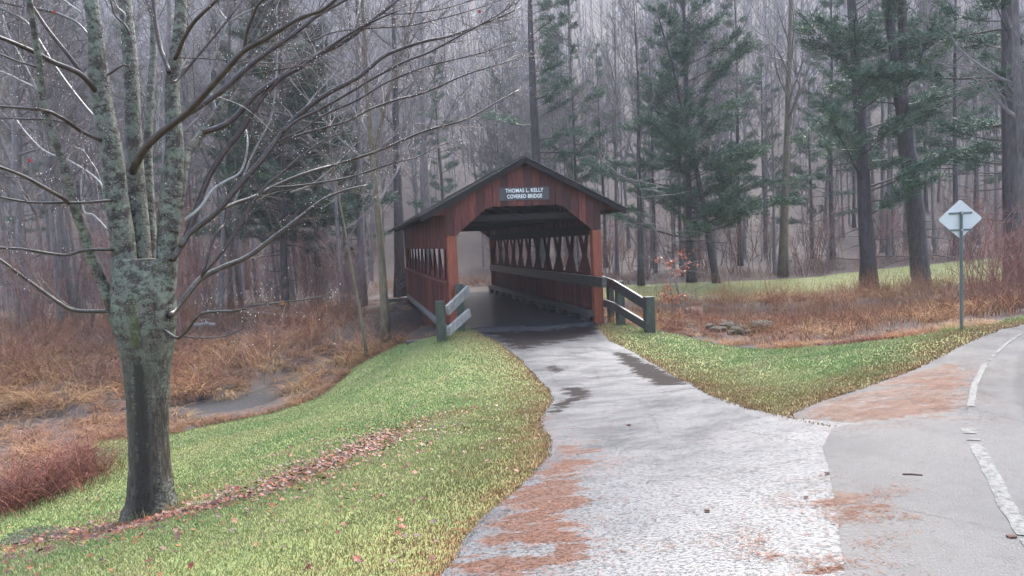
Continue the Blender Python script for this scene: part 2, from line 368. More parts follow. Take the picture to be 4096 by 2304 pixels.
M = dict(
    ground=ground_mat(), path=pavement_mat(), road=road_mat(), maple=maple_bark(), branch=branch_bark(),
    twig=mat("twig_bark", (.060, .038, .034), (.145, .11, .10), 30, .65, 0, spec=.15),
    paletwig=mat("pale_dead_bark", (.17, .165, .155), (.30, .29, .28), 20, .5, .2, spec=.4),
    bark=mat("grey_brown_bark", (.085, .072, .070), (.20, .175, .17), 9, .75, .6, (1, 1, .3), rnd=.35),  # lightened bark: some of the mist in the mid woods is in this colour
    olive=mat("mossy_olive_bark", (.07, .055, .035), (.16, .13, .09), 9, .75, .6, (1, 1, .3)),
    pinebark=mat("dark_wet_pine_bark", (.022, .017, .018), (.075, .06, .058), 10, .6, .8, (1, 1, .25), rnd=.2),
    farwood=mat("mist_paled_far_twigs", (.125, .118, .13), (.215, .205, .22), 1.5, .8, 0, rnd=.2),  # pale lavender: mist on the far slope is put into the twig colour
    birch=mat("pale_sapling_bark", (.10, .09, .085), (.22, .21, .20), 12, .6, 0),
    crown=mat("grey_brown_twigs", (.10, .082, .08), (.20, .17, .165), 2, .75, 0, rnd=.2),
    needle=mat("pine_needles", (.9, .9, .9), (1.1, 1.1, 1.1), 4, .6, 0, attr=True, spec=.3),
    plant=mat("dead_stems", (.8, .8, .8), (1.15, 1.15, 1.15), 6, .7, 0, attr=True, spec=.2),
    grass=mat("wet_grass_blades", (.85, .85, .85), (1.1, 1.1, 1.1), 2, .55, 0, attr=True, spec=.35),
    leaf=mat("wet_fallen_leaves", (.85, .85, .85), (1.1, 1.1, 1.1), 20, .5, 0, attr=True, spec=.3),
    board=mat("weathered_red_boards", (.040, .008, .007), (.150, .036, .026), 5, .65, .3, (4, 4, .35), rnd=.6, c3=(.085, .018, .014), spec=.35),
    lattice=mat("red_lattice_planks", (.040, .010, .009), (.13, .036, .030), 5, .65, .3, (4, 4, .5), rnd=.4, spec=.35),
    post=mat("orange_red_posts", (.145, .033, .018), (.255, .066, .036), 5, .6, .25, (5, 5, .4), spec=.35),
    timber=mat("dark_wet_timber", (.022, .022, .022), (.075, .07, .066), 6, .38, .4, (1, 1, 1), rnd=.2, spec=.6),
    greyt=mat("silvery_grey_timber", (.13, .13, .125), (.30, .295, .28), 7, .42, .4, (1, 1, 1), rnd=.15, spec=.55),
    mossp=mat("green_black_treated_post", (.012, .020, .015), (.050, .062, .048), 7, .5, .4, (1, 1, .4), spec=.45),
    roof=mat("wet_roof_shingles", (.014, .013, .013), (.045, .041, .038), 12, .45, .2, rnd=.3, spec=1.0),
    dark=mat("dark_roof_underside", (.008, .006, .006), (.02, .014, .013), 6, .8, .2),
    deck=mat("wet_bridge_deck", (.018, .020, .025), (.05, .055, .064), 3, .25, .25, spec=.45),
    signb=mat("charcoal_sign_board", (.045, .042, .045), (.075, .07, .073), 8, .5, .1),
    letter=plain("white_painted_letters", (.75, .75, .75), .5),
    signback=mat("bare_aluminium_sign_back", (.52, .515, .49), (.62, .615, .59), 3, .5, 0, spec=.4),
    greenpost=mat("dull_green_steel_post", (.085, .105, .10), (.14, .165, .155), 9, .45, 0, spec=.5),
    line=mat("worn_white_road_paint", (.03, .03, .03), (.17, .17, .162), 30, .6, .2, c3=(.13, .13, .124), spec=.15),
    stone=mat("mossy_grey_stone", (.022, .022, .02), (.075, .077, .068), 7, .75, .6, rnd=.3, c3=(.048, .052, .04), spec=.15),
    stump=mat("rotting_red_brown_wood", (.06, .028, .02), (.15, .075, .055), 8, .8, .6, (1, 1, .3)),
)
def water_mat():
    b = NB("creek_water"); b.col(b.mix(.0, (.035, .035, .035), (.02, .02, .02))); b.rough(.28); b.P.inputs['Specular IOR Level'].default_value = 1.0
    b.bump(b.noise(6, 4, (1, 2, 1)), .5, .05); return b.M
M['water'] = water_mat()
def drop_mat():
    x = plain("water_drops", (.85, .87, .9), .05, .8); return x
M['drop'] = drop_mat()

# ------------------------------------------------------------------ ground plan, traced on the ground
PATH_L = [(1190, 832), (1262, 868), (1310, 905), (1345, 945), (1385, 985), (1390, 1010), (1368, 1040), (1362, 1075), (1384, 1110), (1380, 1150), (1335, 1205), (1280, 1250), (1215, 1310), (1160, 1385), (1105, 1449), (1050, 1560)]
PATH_R = [(1505, 815), (1530, 858), (1590, 885), (1660, 925), (1740, 968), (1810, 1005), (1880, 1032), (1990, 1058), (2095, 1078)]
SEAM = [(2095, 1078), (2070, 1130), (2085, 1190), (2105, 1290), (2115, 1380), (2125, 1449), (2135, 1560)]
pl, prr, seam = poly(PATH_L), poly(PATH_R), poly(SEAM)
A0 = np.array([.5071, 21.2907]); TH = .2317; DECK = CAMZ - 2.7182
def bw(a, b_):                                       # bridge plan coordinates (across, along) to the ground plan
    return (A0[0] + a * math.cos(TH) - b_ * math.sin(TH), A0[1] + a * math.sin(TH) + b_ * math.cos(TH))
path_poly = [bw(-2.2, -.02)] + pl[1:] + [(seam[-1][0], 2.2), (-1.2, 1.2)][:1] + seam[::-1] + prr[::-1][1:] + [bw(2.2, -.02)]
path_poly = [bw(-2.15, -.03)] + pl[1:] + [(x + .3, y - .05) for x, y in seam[::-1]] + prr[::-1][1:-1] + [bw(2.15, -.03)]
SH_T = [(2095, 1078), (1990, 1058), (1985, 1045), (2060, 1012), (2150, 985), (2260, 945), (2400, 880), (2500, 838), (2576, 815)]   # lawn side of the gravel shoulder
EDGE = [(2430, 1064), (2434, 1030), (2445, 975), (2470, 925), (2520, 875), (2576, 838)]             # painted edge line up the bend
sh_t, edge = poly(SH_T), poly(EDGE)
def extend(p, q, d):
    v = np.array(q) - np.array(p); v = v / np.linalg.norm(v); return (q[0] + v[0] * d, q[1] + v[1] * d)
edge_far = [extend(edge[-2], edge[-1], 6), extend(edge[-2], edge[-1], 16)]
sh_far = [extend(sh_t[-2], sh_t[-1], 6), extend(sh_t[-2], sh_t[-1], 16)]
shoulder_poly = sh_t[1:] + sh_far + [(x + .25, y - .1) for x, y in edge_far[::-1] + edge[::-1]] + [(seam[0][0] + .3, seam[0][1] - .25), (seam[0][0] - .1, seam[0][1] - .3), (sh_t[1][0], sh_t[1][1] - .25)]
road_poly = seam + [(seam[-1][0], 1.0), (seam[-1][0] - .6, -5), (30, -5)] + [(30, 8), extend(edge_far[0], edge_far[1], 4)] + edge_far[::-1] + edge[::-1]
LAWN_L = [(1190, 832), (1100, 846), (1000, 868), (940, 898), (880, 930), (800, 1000), (700, 1034), (560, 1064), (440, 1090), (300, 1104), (205, 1112), (170, 1150), (185, 1200), (120, 1250), (0, 1290)]
lawn_l = poly(LAWN_L)
lawn_left = lawn_l + [(-9, 7.5), (-11, 4), (-11, -5), (-1.5, -5), (-1.2, 2.5)] + pl[::-1][1:]
LAWN_R = [(1505, 815), (1580, 818), (1650, 833), (1715, 845), (1780, 860), (1840, 872), (1900, 878), (1970, 878), (2050, 873), (2200, 860), (2310, 846), (2420, 831), (2500, 813), (2576, 795)]
lawn_r = poly(LAWN_R)
lawn_right = lawn_r + [extend(lawn_r[-2], lawn_r[-1], 6), extend(lawn_r[-2], lawn_r[-1], 16)] + sh_far[::-1] + sh_t[::-1] + prr[::-1][1:]
meadow = [(6, 30.2), (12, 29.8), (20, 30), (32, 30), (45, 33), (45, 42), (20, 41), (3, 40.5), (2, 34)]

def terrain_lower(x, y):
    lo = np.zeros(x.shape)
    for p in (path_poly, road_poly, shoulder_poly):
        lo = np.maximum(lo, np.clip((-sdf(x, y, p) - .02) / .25, 0, 1) * .06)
    return lo
def build_ground():
    t = np.linspace(-1, 1, 330); xs = 5.2 * np.sinh(t * 4.75)
    t0, t1 = math.asinh((-14 - 9) / 5.2), math.asinh((250 - 9) / 5.2)
    ys = 9 + 5.2 * np.sinh(np.linspace(t0, t1, 330))
    X, Y = np.meshgrid(xs, ys)
    Z = ground(X, Y) - terrain_lower(X, Y)
    under = sdf(X, Y, [bw(-2.6, .6), bw(2.6, .6), bw(2.6, 16), bw(-2.6, 16)])
    Z = np.where(under < 0, np.minimum(Z, DECK - .35), Z)
    n = len(xs); i = np.arange(len(ys) - 1)[:, None] * n + np.arange(n - 1)[None]
    q = np.stack([i, i + 1, i + n + 1, i + n], 2).reshape(-1, 4)
    sl = np.minimum(np.minimum(sdf(X, Y, lawn_left), sdf(X, Y, lawn_right)), sdf(X, Y, meadow))
    lawn = np.clip(.5 - sl / .35, 0, 1)
    pd = np.minimum(np.minimum(seg_dist(X, Y, pl), seg_dist(X, Y, prr)), np.minimum(seg_dist(X, Y, sh_t), seg_dist(X, Y, LEAFLINE)))
    tan = np.clip(.85 - pd / .8, 0, 1) * .75
    dc = seg_dist(X, Y, CREEK); mud = np.clip(1.0 - dc / 1.4, 0, 1) * .9 * (1 - np.clip(lawn * 1.5, 0, 1))
    g = Geo(); g.add(np.stack([X, Y, Z], 2), None, q, np.stack([lawn, tan, mud], 2).reshape(-1, 3))
    return tag(g.obj("ground", M['ground'], smooth=True), kind='structure')

def sheet(name, pg, res, zo, material, masks, jitter=.05, kind='structure'):
    """polygon laid over the ground: a grid clipped to the polygon's outline"""
    pa = np.array(pg); x0, y0 = pa.min(0) - res; x1, y1 = pa.max(0) + res
    xs = np.arange(x0, x1 + res, res); ys = np.arange(y0, y1 + res, res)
    X, Y = np.meshgrid(xs, ys)
    s = sdf(X, Y, pg) + jitter * 2 * (fbm(X * 3, Y * 3) - .47)
    n = len(xs); ids = np.arange(X.size).reshape(X.shape)
    P = np.stack([X.ravel(), Y.ravel()], 1); sv = s.ravel()
    a, b_, c_, d = ids[:-1, :-1].ravel(), ids[:-1, 1:].ravel(), ids[1:, 1:].ravel(), ids[1:, :-1].ravel()
    tri = np.r_[np.c_[a, b_, c_], np.c_[a, c_, d]]
    ins = sv[tri] < 0; cnt = ins.sum(1)
    full = tri[cnt == 3]; newp = []; nt_ = []; base = len(P); cache = {}
    def cut(i, j):
        k_ = (min(i, j), max(i, j))
        if k_ not in cache:
            f = sv[i] / (sv[i] - sv[j]); newp.append(P[i] + (P[j] - P[i]) * f); cache[k_] = base + len(newp) - 1
        return cache[k_]
    for t_ in tri[(cnt == 1) | (cnt == 2)]:
        out = []
        for k_ in range(3):
            i, j = int(t_[k_]), int(t_[(k_ + 1) % 3])
            if sv[i] < 0: out.append(i)
            if (sv[i] < 0) != (sv[j] < 0): out.append(cut(i, j))
        for k_ in range(1, len(out) - 1): nt_.append((out[0], out[k_], out[k_ + 1]))
    P = np.r_[P, np.array(newp).reshape(-1, 2)]; F = np.r_[full, np.array(nt_, int).reshape(-1, 3)]
    used, inv = np.unique(F, return_inverse=True); P = P[used]; F = inv.reshape(-1, 3)
    z = ground(P[:, 0], P[:, 1]) + zo
    cols = np.zeros((len(P), 3))
    for ch, pgs, soft in masks:
        for q_ in pgs:
            cols[:, ch] = np.maximum(cols[:, ch], np.clip(.5 - sdf(P[:, 0], P[:, 1], q_) / soft, 0, 1))
    g = Geo(); g.add(np.c_[P, z], F, None, cols)
    return tag(g.obj(name, material, smooth=True), kind=kind)

LEAFLINE = poly([(1170, 1030), (1140, 1040), (1060, 1062), (1000, 1085), (940, 1115), (880, 1145), (800, 1185), (700, 1225), (600, 1255), (500, 1285), (400, 1310), (250, 1335), (150, 1352), (40, 1378)])
LIT1 = poly([(1375, 1050), (1384, 1110), (1470, 1115), (1490, 1150), (1560, 1165), (1490, 1190), (1470, 1230), (1500, 1275), (1450, 1300), (1510, 1350), (1560, 1390), (1480, 1420), (1400, 1449), (1380, 1560), (1040, 1560), (1150, 1385), (1215, 1310), (1330, 1205), (1378, 1150), (1360, 1080)])
LIT2 = poly([(2035, 1245), (2100, 1232), (2190, 1255), (2215, 1280), (2180, 1310), (2115, 1312), (2120, 1340), (2060, 1345), (2030, 1370), (2015, 1360), (2075, 1310), (2040, 1290)])
LIT3 = poly([(1790, 1445), (1880, 1405), (1940, 1395), (1960, 1410), (1890, 1430), (1840, 1455)])
LIT4 = poly([(2080, 1420), (2120, 1400), (2125, 1470), (2085, 1480)])
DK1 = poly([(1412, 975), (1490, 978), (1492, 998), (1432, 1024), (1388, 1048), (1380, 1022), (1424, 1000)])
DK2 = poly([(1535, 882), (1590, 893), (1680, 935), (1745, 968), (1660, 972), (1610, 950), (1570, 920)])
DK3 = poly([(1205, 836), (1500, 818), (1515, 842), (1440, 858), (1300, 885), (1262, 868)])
DK4 = poly([(1370, 925), (1395, 920), (1420, 935), (1395, 945)])
DK5 = poly([(1225, 1345), (1300, 1325), (1350, 1345), (1330, 1385), (1250, 1390)])
build_ground()
sheet("path", path_poly, .09, .012, M['path'], [(0, [LIT1, LIT2, LIT3, LIT4], .35), (1, [DK1, DK2, DK4], .4), (1, [DK3], 1.0)])
PATCH = poly([(2556, 905), (2600, 870), (2700, 850), (2740, 960), (2700, 1100), (2590, 1080), (2548, 1000)])  # darker road area added in place of a blurred object near the lens
sheet("road", road_poly, .14, .020, M['road'], [(0, [LIT2, LIT4], .3), (1, [PATCH], .25)], .01)
SHL = poly([(1990, 1058), (2095, 1076), (2428, 1060), (2440, 985), (2462, 930), (2390, 905), (2330, 925), (2200, 972), (2060, 1018)])
sheet("gravel_shoulder", shoulder_poly, .12, .003, M['road'], [(0, [SHL], .5)], .04)
# painted edge line: up the bend, and its worn lower part at the road's near side
def ribbon(pts, wd, zo, gaps=0):
    pts = np.array(pts); s = np.r_[0, np.cumsum(np.hypot(*np.diff(pts, axis=0).T))]
    n = max(8, int(s[-1] / .05)); ss = np.linspace(0, s[-1], n); P = np.c_[np.interp(ss, s, pts[:, 0]), np.interp(ss, s, pts[:, 1])]
    for _ in range(3): P[1:-1] = (P[:-2] + P[1:-1] * 2 + P[2:]) / 4
    T = np.gradient(P, axis=0); T /= np.linalg.norm(T, axis=1, keepdims=True); N = np.c_[-T[:, 1], T[:, 0]]
    ja = .5 + .22 * (fbm(ss * 9, ss * 0 + 3) - .47) * gaps; jb = .5 + .22 * (fbm(ss * 9, ss * 0 + 8) - .47) * gaps
    A = P + N * (wd * ja)[:, None]; B = P - N * (wd * jb)[:, None]
    V = np.r_[np.c_[A, ground(*A.T) + zo], np.c_[B, ground(*B.T) + zo]]
    keep = np.arange(n - 1)
    if gaps: keep = keep[fbm(ss[:-1] * 5, ss[:-1] * 0 + 1.5, 3) + np.linspace(-.12, .18, n - 1) > .27]
    return V, np.c_[keep, keep + n, keep + n + 1, keep + 1]
g = Geo()
V, q = ribbon([(x + .03, y) for x, y in edge[1:4]] , .06, .025); g.add(V, None, q)
V, q = ribbon([(x + .03, y) for x, y in edge[3:]] + edge_far, .045, .025, 1); g.add(V, None, q)
V, q = ribbon(poly([(2432, 1085), (2460, 1140), (2490, 1195), (2530, 1280), (2590, 1370), (2650, 1449), (2760, 1600)]), .09, .025, 1); g.add(V, None, q)
tag(g.obj("edge_line", M['line'], smooth=True), kind='structure')
# creek
g = Geo(); cpts = np.array(CREEK, float); s = np.r_[0, np.cumsum(np.hypot(*np.diff(cpts, axis=0).T))]; ss = np.linspace(0, s[-1], 160)
P = np.c_[np.interp(ss, s, cpts[:, 0]), np.interp(ss, s, cpts[:, 1])]
for _ in range(6): P[1:-1] = (P[:-2] + P[1:-1] * 2 + P[2:]) / 4
T = np.gradient(P, axis=0); T /= np.linalg.norm(T, axis=1, keepdims=True); N = np.c_[-T[:, 1], T[:, 0]]
rows = [np.c_[P + N * k_, np.full(len(P), WATER_Z)] for k_ in np.linspace(-2.2, 2.2, 5)]
V = np.concatenate(rows); n = len(P); q = np.concatenate([np.c_[np.arange(n - 1) + r * n, np.arange(n - 1) + 1 + r * n, np.arange(n - 1) + 1 + (r + 1) * n, np.arange(n - 1) + (r + 1) * n] for r in range(4)])[:, ::-1]
g.add(V, None, q); tag(g.obj("creek", M['water'], smooth=True), kind='structure')
# thin sheet of rain water standing in the grass by the maple
pud = poly([(0, 1372), (20, 1345), (90, 1325), (200, 1330), (225, 1338), (150, 1352), (60, 1372)])
zp = min(gz(*p) for p in pud)
sheet("puddle", pud, .06, .006, M['water'], [], .03)

# ------------------------------------------------------------------ haze
g = Geo(); g.box((-330, -16, -6), (330, 262, 150))
hz = bpy.data.materials.new("haze"); hz.use_nodes = True; hz.node_tree.nodes.clear()
vo = hz.node_tree.nodes.new("ShaderNodeVolumePrincipled"); vo.inputs['Color'].default_value = (.74, .77, .86, 1); vo.inputs['Density'].default_value = HAZE_DENSITY; vo.inputs['Anisotropy'].default_value = .2
oo = hz.node_tree.nodes.new("ShaderNodeOutputMaterial"); hz.node_tree.links.new(vo.outputs[0], oo.inputs['Volume'])
tag(g.obj("haze", hz), kind='stuff')

# ------------------------------------------------------------------ covered bridge
L_, HS, HL, HP, HE, OV, HM, WL = 16.54, 2.978, 3.83, 5.31, 3.61, .81, 1.53, 1.18
br = empty("covered_bridge", (A0[0], A0[1], DECK), TH, label="red covered bridge with gabled roof and lattice sides at the end of the path", cat="bridge")
def roof_h(a, off=0): return HP - (HP - HE) / (2.5 + OV) * abs(a) - off
Geo().box((-2.2, 0, -.25), (2.2, L_, .0)).obj("deck", M['deck'], br)
for sx in (-1, 1):
    g = Geo().beam((sx * 2.35, .02, -.12), (sx * 2.35, L_ - .02, -.12), .28, .22); g.obj("floor_beam", M['timber'], br)
# gable ends: upright boards cut to the portal's outline
def gable(y0, y1, front):
    edges = np.linspace(-(2.5 + OV) + .02, (2.5 + OV) - .02, 27)
    for a0, a1 in zip(edges[:-1], edges[1:]):
        a0 += .006; a1 -= .006
        def bot(a):
            a = abs(a)
            if a > 2.5: return 3.62 - .0
            if a < WL: return HL
            if a < 2.2: return HL - (a - WL) / (2.2 - WL) * (HL - HS - .02)
            return HS + .012
        brk = sorted({a0, a1} | {x for x in (-2.5, -2.2, -WL, 0, WL, 2.2, 2.5) if a0 < x < a1})
        parts_ = []
        if any(a0 < x < a1 for x in (-2.5, 2.5)):
            x = [x for x in (-2.5, 2.5) if a0 < x < a1][0]; parts_ = [(a0, x - .003), (x + .003, a1)]
        else: parts_ = [(a0, a1)]
        for p0, p1 in parts_:
            brk = [p0] + [x for x in (-2.2, -WL, 0, WL, 2.2) if p0 < x < p1] + [p1]
            mid = (p0 + p1) / 2
            bo = [(x, 3.62 if abs(mid) > 2.5 else bot(min(max(x, -2.499), 2.499))) for x in brk]; to = [(x, roof_h(x, .10)) for x in reversed(brk)]
            dy = R.uniform(-.006, .006)
            if to[0][1] - bo[-1][1] < .01 and to[-1][1] - bo[0][1] < .01: continue
            Geo().prism(bo + to, y0 + dy, y1 + dy).obj("gable_board", M['board'], br)
gable(-.04, 0.0, True); gable(L_, L_ + .04, False)
for yy in (-.055, L_ - .245):
    for sx in (-1, 1):
        Geo().beam((sx * 2.35, yy + .15, -.05), (sx * 2.35, yy + .15, HS), .30, .30, (0, 1, 0)).obj("portal_post", M['post'], br)
# side walls: boards below the rail, lattice planks above it, boards under the eave
nb = 66
for sx in (-1, 1):
    xo = sx * 2.42
    for i in range(nb):
        y0 = .27 + (L_ - .54) * i / nb; y1 = .27 + (L_ - .54) * (i + 1) / nb
        d = R.uniform(-.008, .008); bo = -.62 if 0.8 < y0 < L_ - .8 else -.25
        Geo().box((xo - .03 + d, y0 + .008, bo + R.uniform(-.02, .02)), (xo + .03 + d, y1 - .008, HM - .05)).obj("wall_board", M['board'], br)
    for i in range(nb):
        y0 = .27 + (L_ - .54) * i / nb; y1 = .27 + (L_ - .54) * (i + 1) / nb
        d = R.uniform(-.006, .006)
        Geo().box((xo - .03 + d + sx * .07, y0 + .006, 2.82 + (0 if sx > 0 else -.22)), (xo + .03 + d + sx * .07, y1 - .006, roof_h(2.52, .12))).obj("eave_board", M['board'], br)
    Geo().beam((sx * 2.47, .1, HM), (sx * 2.47, L_ - .1, HM), .20, .09).obj("sill_trim", M['lattice'], br)
    Geo().beam((sx * 2.50, -.02, .02), (sx * 2.50, L_ + .02, .02), .08, .22).obj("base_trim", M['greyt'], br)
    Geo().beam((sx * 2.28, .1, 3.0), (sx * 2.28, L_ - .1, 3.0), .14, .28).obj("top_chord", M['dark'], br)
    Geo().beam((sx * 2.22, -.9, HM - .2), (sx * 2.22, L_ - .02, HM - .2), .16, .32).obj("inner_rail", M['timber'], br)
    Geo().beam((sx * 2.12, .1, .27), (sx * 2.12, L_ - .1, .27), .22, .2).obj("curb", M['timber'], br)
    for k_ in range(12):
        y = .5 + k_ * 1.41
        Geo().box((sx * 2.12 - .1, y, .002), (sx * 2.12 + .1, y + .45, .168)).obj("curb_block", M['timber'], br)
    sp, h0, h1 = 1.48, HM - .02, 3.0; kx = .74 / 1.45; hw = .26
    for lay, sgn in ((0, 1), (1, -1)):
        xx = sx * (2.37 if lay == 0 else 2.41)
        for i in range(-1, 13):
            bt = .65 + sp * i                                        # where two planks part at the rail
            c0 = bt + sgn * .37                                      # plank centre at the rail
            pr = []
            e = .03
            tx = sgn * kx * (h1 - h0); hm_ = h0 + .70; tm = sgn * kx * (hm_ - h0)
            pr = [(c0 - .365, h0), (c0 + .365, h0), (c0 + tm + .09, hm_), (c0 + tx + .13, h1), (c0 + tx - .13, h1), (c0 + tm - .09, hm_)]
            # trim to the wall's length
            def clipx(pg, lo, hi):
                for lim, sg in ((lo, 1), (hi, -1)):
                    o_ = []
                    for (x0_, z0_), (x1_, z1_) in zip(pg, pg[1:] + pg[:1]):
                        i0, i1 = sg * (x0_ - lim) >= 0, sg * (x1_ - lim) >= 0
                        if i0: o_.append((x0_, z0_))
                        if i0 != i1:
                            f = (lim - x0_) / (x1_ - x0_); o_.append((lim, z0_ + (z1_ - z0_) * f))
                    pg = o_
                    if not pg: return pg
                return pg
            pg = clipx(pr, .25, L_ - .25)
            if len(pg) < 3: continue
            g = Geo(); g.prism(pg, -.019, .019)
            v_ = g.V[0]; g.V[0] = np.c_[xx + v_[:, 1] , v_[:, 0], v_[:, 2]]
            g.T = [t_[:, ::-1] for t_ in g.T]; g.Q = [q_[:, ::-1] for q_ in g.Q]
            g.obj("lattice_plank", M['lattice'], br)
# roof: sheathing, rafters, shingle courses
sl = math.hypot(2.5 + OV, HP - HE); ux, uz = (2.5 + OV) / sl, -(HP - HE) / sl
for sx in (-1, 1):
    g = Geo(); nrm = np.array([sx * -uz, 0, ux]);
    def rp(t_, y, n_): return np.array([sx * ux * t_, y, HP + uz * t_]) + nrm * n_
    g.add([rp(0, -.30, -.07), rp(sl + .03, -.30, -.07), rp(sl + .03, L_ + .04, -.07), rp(0, L_ + .04, -.07), rp(0, -.30, -.012), rp(sl + .03, -.30, -.012), rp(sl + .03, L_ + .04, -.012), rp(0, L_ + .04, -.012)],
          None, [(0, 1, 2, 3), (7, 6, 5, 4), (0, 4, 5, 1), (1, 5, 6, 2), (2, 6, 7, 3), (3, 7, 4, 0)])
    g.obj("roof_sheathing", M['dark'], br)
    nC = 16
    for k_ in range(nC):
        t0_ = sl * k_ / nC; t1_ = sl * (k_ + 1) / nC + .03; y0 = -.34 + R.uniform(-.015, .015); y1 = L_ + .06
        g = Geo(); a_ = .002; b__ = .03
        g.add([rp(t0_, y0, -.008 + a_), rp(t1_, y0, .012), rp(t1_, y1, .012), rp(t0_, y1, -.008 + a_), rp(t0_, y0, .012 + a_), rp(t1_, y0, b__ + .008), rp(t1_, y1, b__ + .008), rp(t0_, y1, .012 + a_)],
              None, [(0, 1, 2, 3), (7, 6, 5, 4), (0, 4, 5, 1), (1, 5, 6, 2), (2, 6, 7, 3), (3, 7, 4, 0)])
        g.obj("shingle_course", M['roof'], br)
    for k_ in range(9):
        y = .4 + k_ * (L_ - .8) / 8
        Geo().beam(rp(.1, y, -.16), rp(sl - .25, y, -.16), .10, .16, nrm).obj("rafter", M['dark'], br)
    Geo().beam(rp(.02, -.29, -.10), rp(sl + .02, -.29, -.10), .05, .14, nrm).obj("rake_board", M['dark'], br)
for k_ in range(9):
    y = .4 + k_ * (L_ - .8) / 8
    Geo().beam((-2.4, y, 3.5), (2.4, y, 3.5), .14, .2).obj("tie_beam", M['dark'], br)
Geo().beam((0, -.32, HP + .0), (0, L_ + .24, HP + .0), .16, .07).obj("ridge_cap", M['dark'], br)
# name board
sg = Geo().box((-.80, -.085, 4.00), (.80, -.05, 4.40)).obj("name_sign", M['signb'], br)
def text(body, size, loc, parent, wid):
    cu = bpy.data.curves.new("lettering", 'FONT'); cu.body = body; cu.size = size; cu.align_x = 'CENTER'; cu.align_y = 'CENTER'; cu.extrude = .004; cu.offset = .003; cu.space_character = 1.08
    o = bpy.data.objects.new("lettering", cu); C.objects.link(o); bpy.context.view_layer.update()
    me = bpy.data.meshes.new_from_object(o.evaluated_get(bpy.context.evaluated_depsgraph_get())); bpy.data.objects.remove(o)
    xs = [v.co.x for v in me.vertices]; k_ = wid / (max(xs) - min(xs))
    for v in me.vertices: v.co.x *= k_
    me.materials.append(M['letter']); t_ = bpy.data.objects.new("lettering", me); C.objects.link(t_); t_.parent = parent
    t_.rotation_euler = (math.pi / 2, 0, 0); t_.location = loc
text("THOMAS L. KELLY", .165, (0, -.092, 4.295), sg, 1.22); text("COVERED BRIDGE", .165, (0, -.092, 4.115), sg, 1.13)
# timber crib abutments
for (a0, a1, yy, z0, n_) in ((-3.9, -2.62, .15, -.15, 4), (2.62, 3.4, .3, -.2, 4), (-3.75, -2.62, L_ - .9, .02, 6)):
    for k_ in range(n_):
        zt = z0 - k_ * .27
        Geo().beam((a0 + R.uniform(-.1, .05), yy + R.uniform(-.02, .02) - k_ * .03, zt - .13), (a1, yy - k_ * .03, zt - .13), .3, .25).obj("abutment_timber", M['timber'], br)
for yy in (.0, L_ - .35):
    for k_ in range(5):
        Geo().beam((-2.55, yy + .18, -.40 - k_ * .3), (2.55, yy + .18, -.40 - k_ * .3), .3, .28).obj("abutment_timber", M['timber'], br)

# ------------------------------------------------------------------ approach guard rails
def post(g, x, y, h, s=.21, sink=.3):
    z = gz(x, y); e = s / 2
    return Geo().beam((x, y, z - sink), (x, y, z + h), s, s, (math.cos(TH), math.sin(TH), 0))
def guard(name, label, posts, rails, mpost, mrail):
    o = empty(name, (posts[0][0], posts[0][1], gz(*posts[0][:2])), label=label, cat="guard rail", group="timber guard rails at the bridge ends")
    inv = Vector(o.location)
    def put(g, nm, mt):
        x = g.obj(nm, mt, o); x.matrix_parent_inverse = Matrix.Translation(-inv); return x
    for x, y, h, s in posts: put(post(None, x, y, h, s), "post", mpost)
    for pts, ht in rails:
        for a, b_ in zip(pts[:-1], pts[1:]): put(Geo().beam(a, b_, .09, ht), "rail", mrail)
    return o
def W(u, v, d): return unproj(u, v, d)
hl1 = tuple(unproj(1767, 1363, 18.7)[:2]); hl2 = tuple(unproj(1846, 1326, 20.0)[:2])
zl1, zl2 = gz(*hl1), gz(*hl2)
dl1, dl2 = hl1[1], hl2[1]
guard("guard_rail", "grey weathered timber guard rail on dark posts at the left side of the bridge mouth",
      [(hl1[0], hl1[1], 1.12, .24), (hl2[0], hl2[1] - .05, 1.42, .22)],
      [([W(1789, 1242, dl1 - .12), W(1872, 1160, dl2 - .25)], .28), ([W(1793, 1325, dl1 - .12), W(1877, 1250, dl2 - .25)], .25)], M['mossp'], M['greyt'])
hr1 = hit(2599, 1332); hr2 = hit(2483, 1301); hr3 = hit(2445, 1289)
guard("guard_rail", "dark wet timber guard rail sloping to a mossy post right of the bridge mouth",
      [(hr1[0], hr1[1], 1.05, .27), (hr2[0], hr2[1], 1.42, .25), (hr3[0], hr3[1], 1.45, .2)],
      [([W(2404, 1119, hr3[1]), W(2455, 1138, hr2[1] - .16), W(2590, 1222, hr1[1] - .14)], .30), ([W(2376, 1198, hr3[1]), W(2455, 1224, hr2[1] - .16), W(2590, 1306, hr1[1] - .14)], .24)], M['mossp'], M['timber'])
f1 = bw(-2.9, L_ + 1.0); f2 = bw(-2.4, L_ + .25)
zf = DECK
guard("guard_rail", "small dark guard rail at the far left end of the bridge",
      [(f1[0], f1[1], 1.1, .24), (f2[0], f2[1], 1.4, .22)],
      [([(f1[0], f1[1] - .12, zf + .95), (f2[0], f2[1] - .12, zf + 1.35)], .28), ([(f1[0], f1[1] - .12, zf + .45), (f2[0], f2[1] - .12, zf + .8)], .22)], M['timber'], M['timber'])
f1 = bw(3.0, L_ + 1.4); f2 = bw(2.35, L_ + .25)

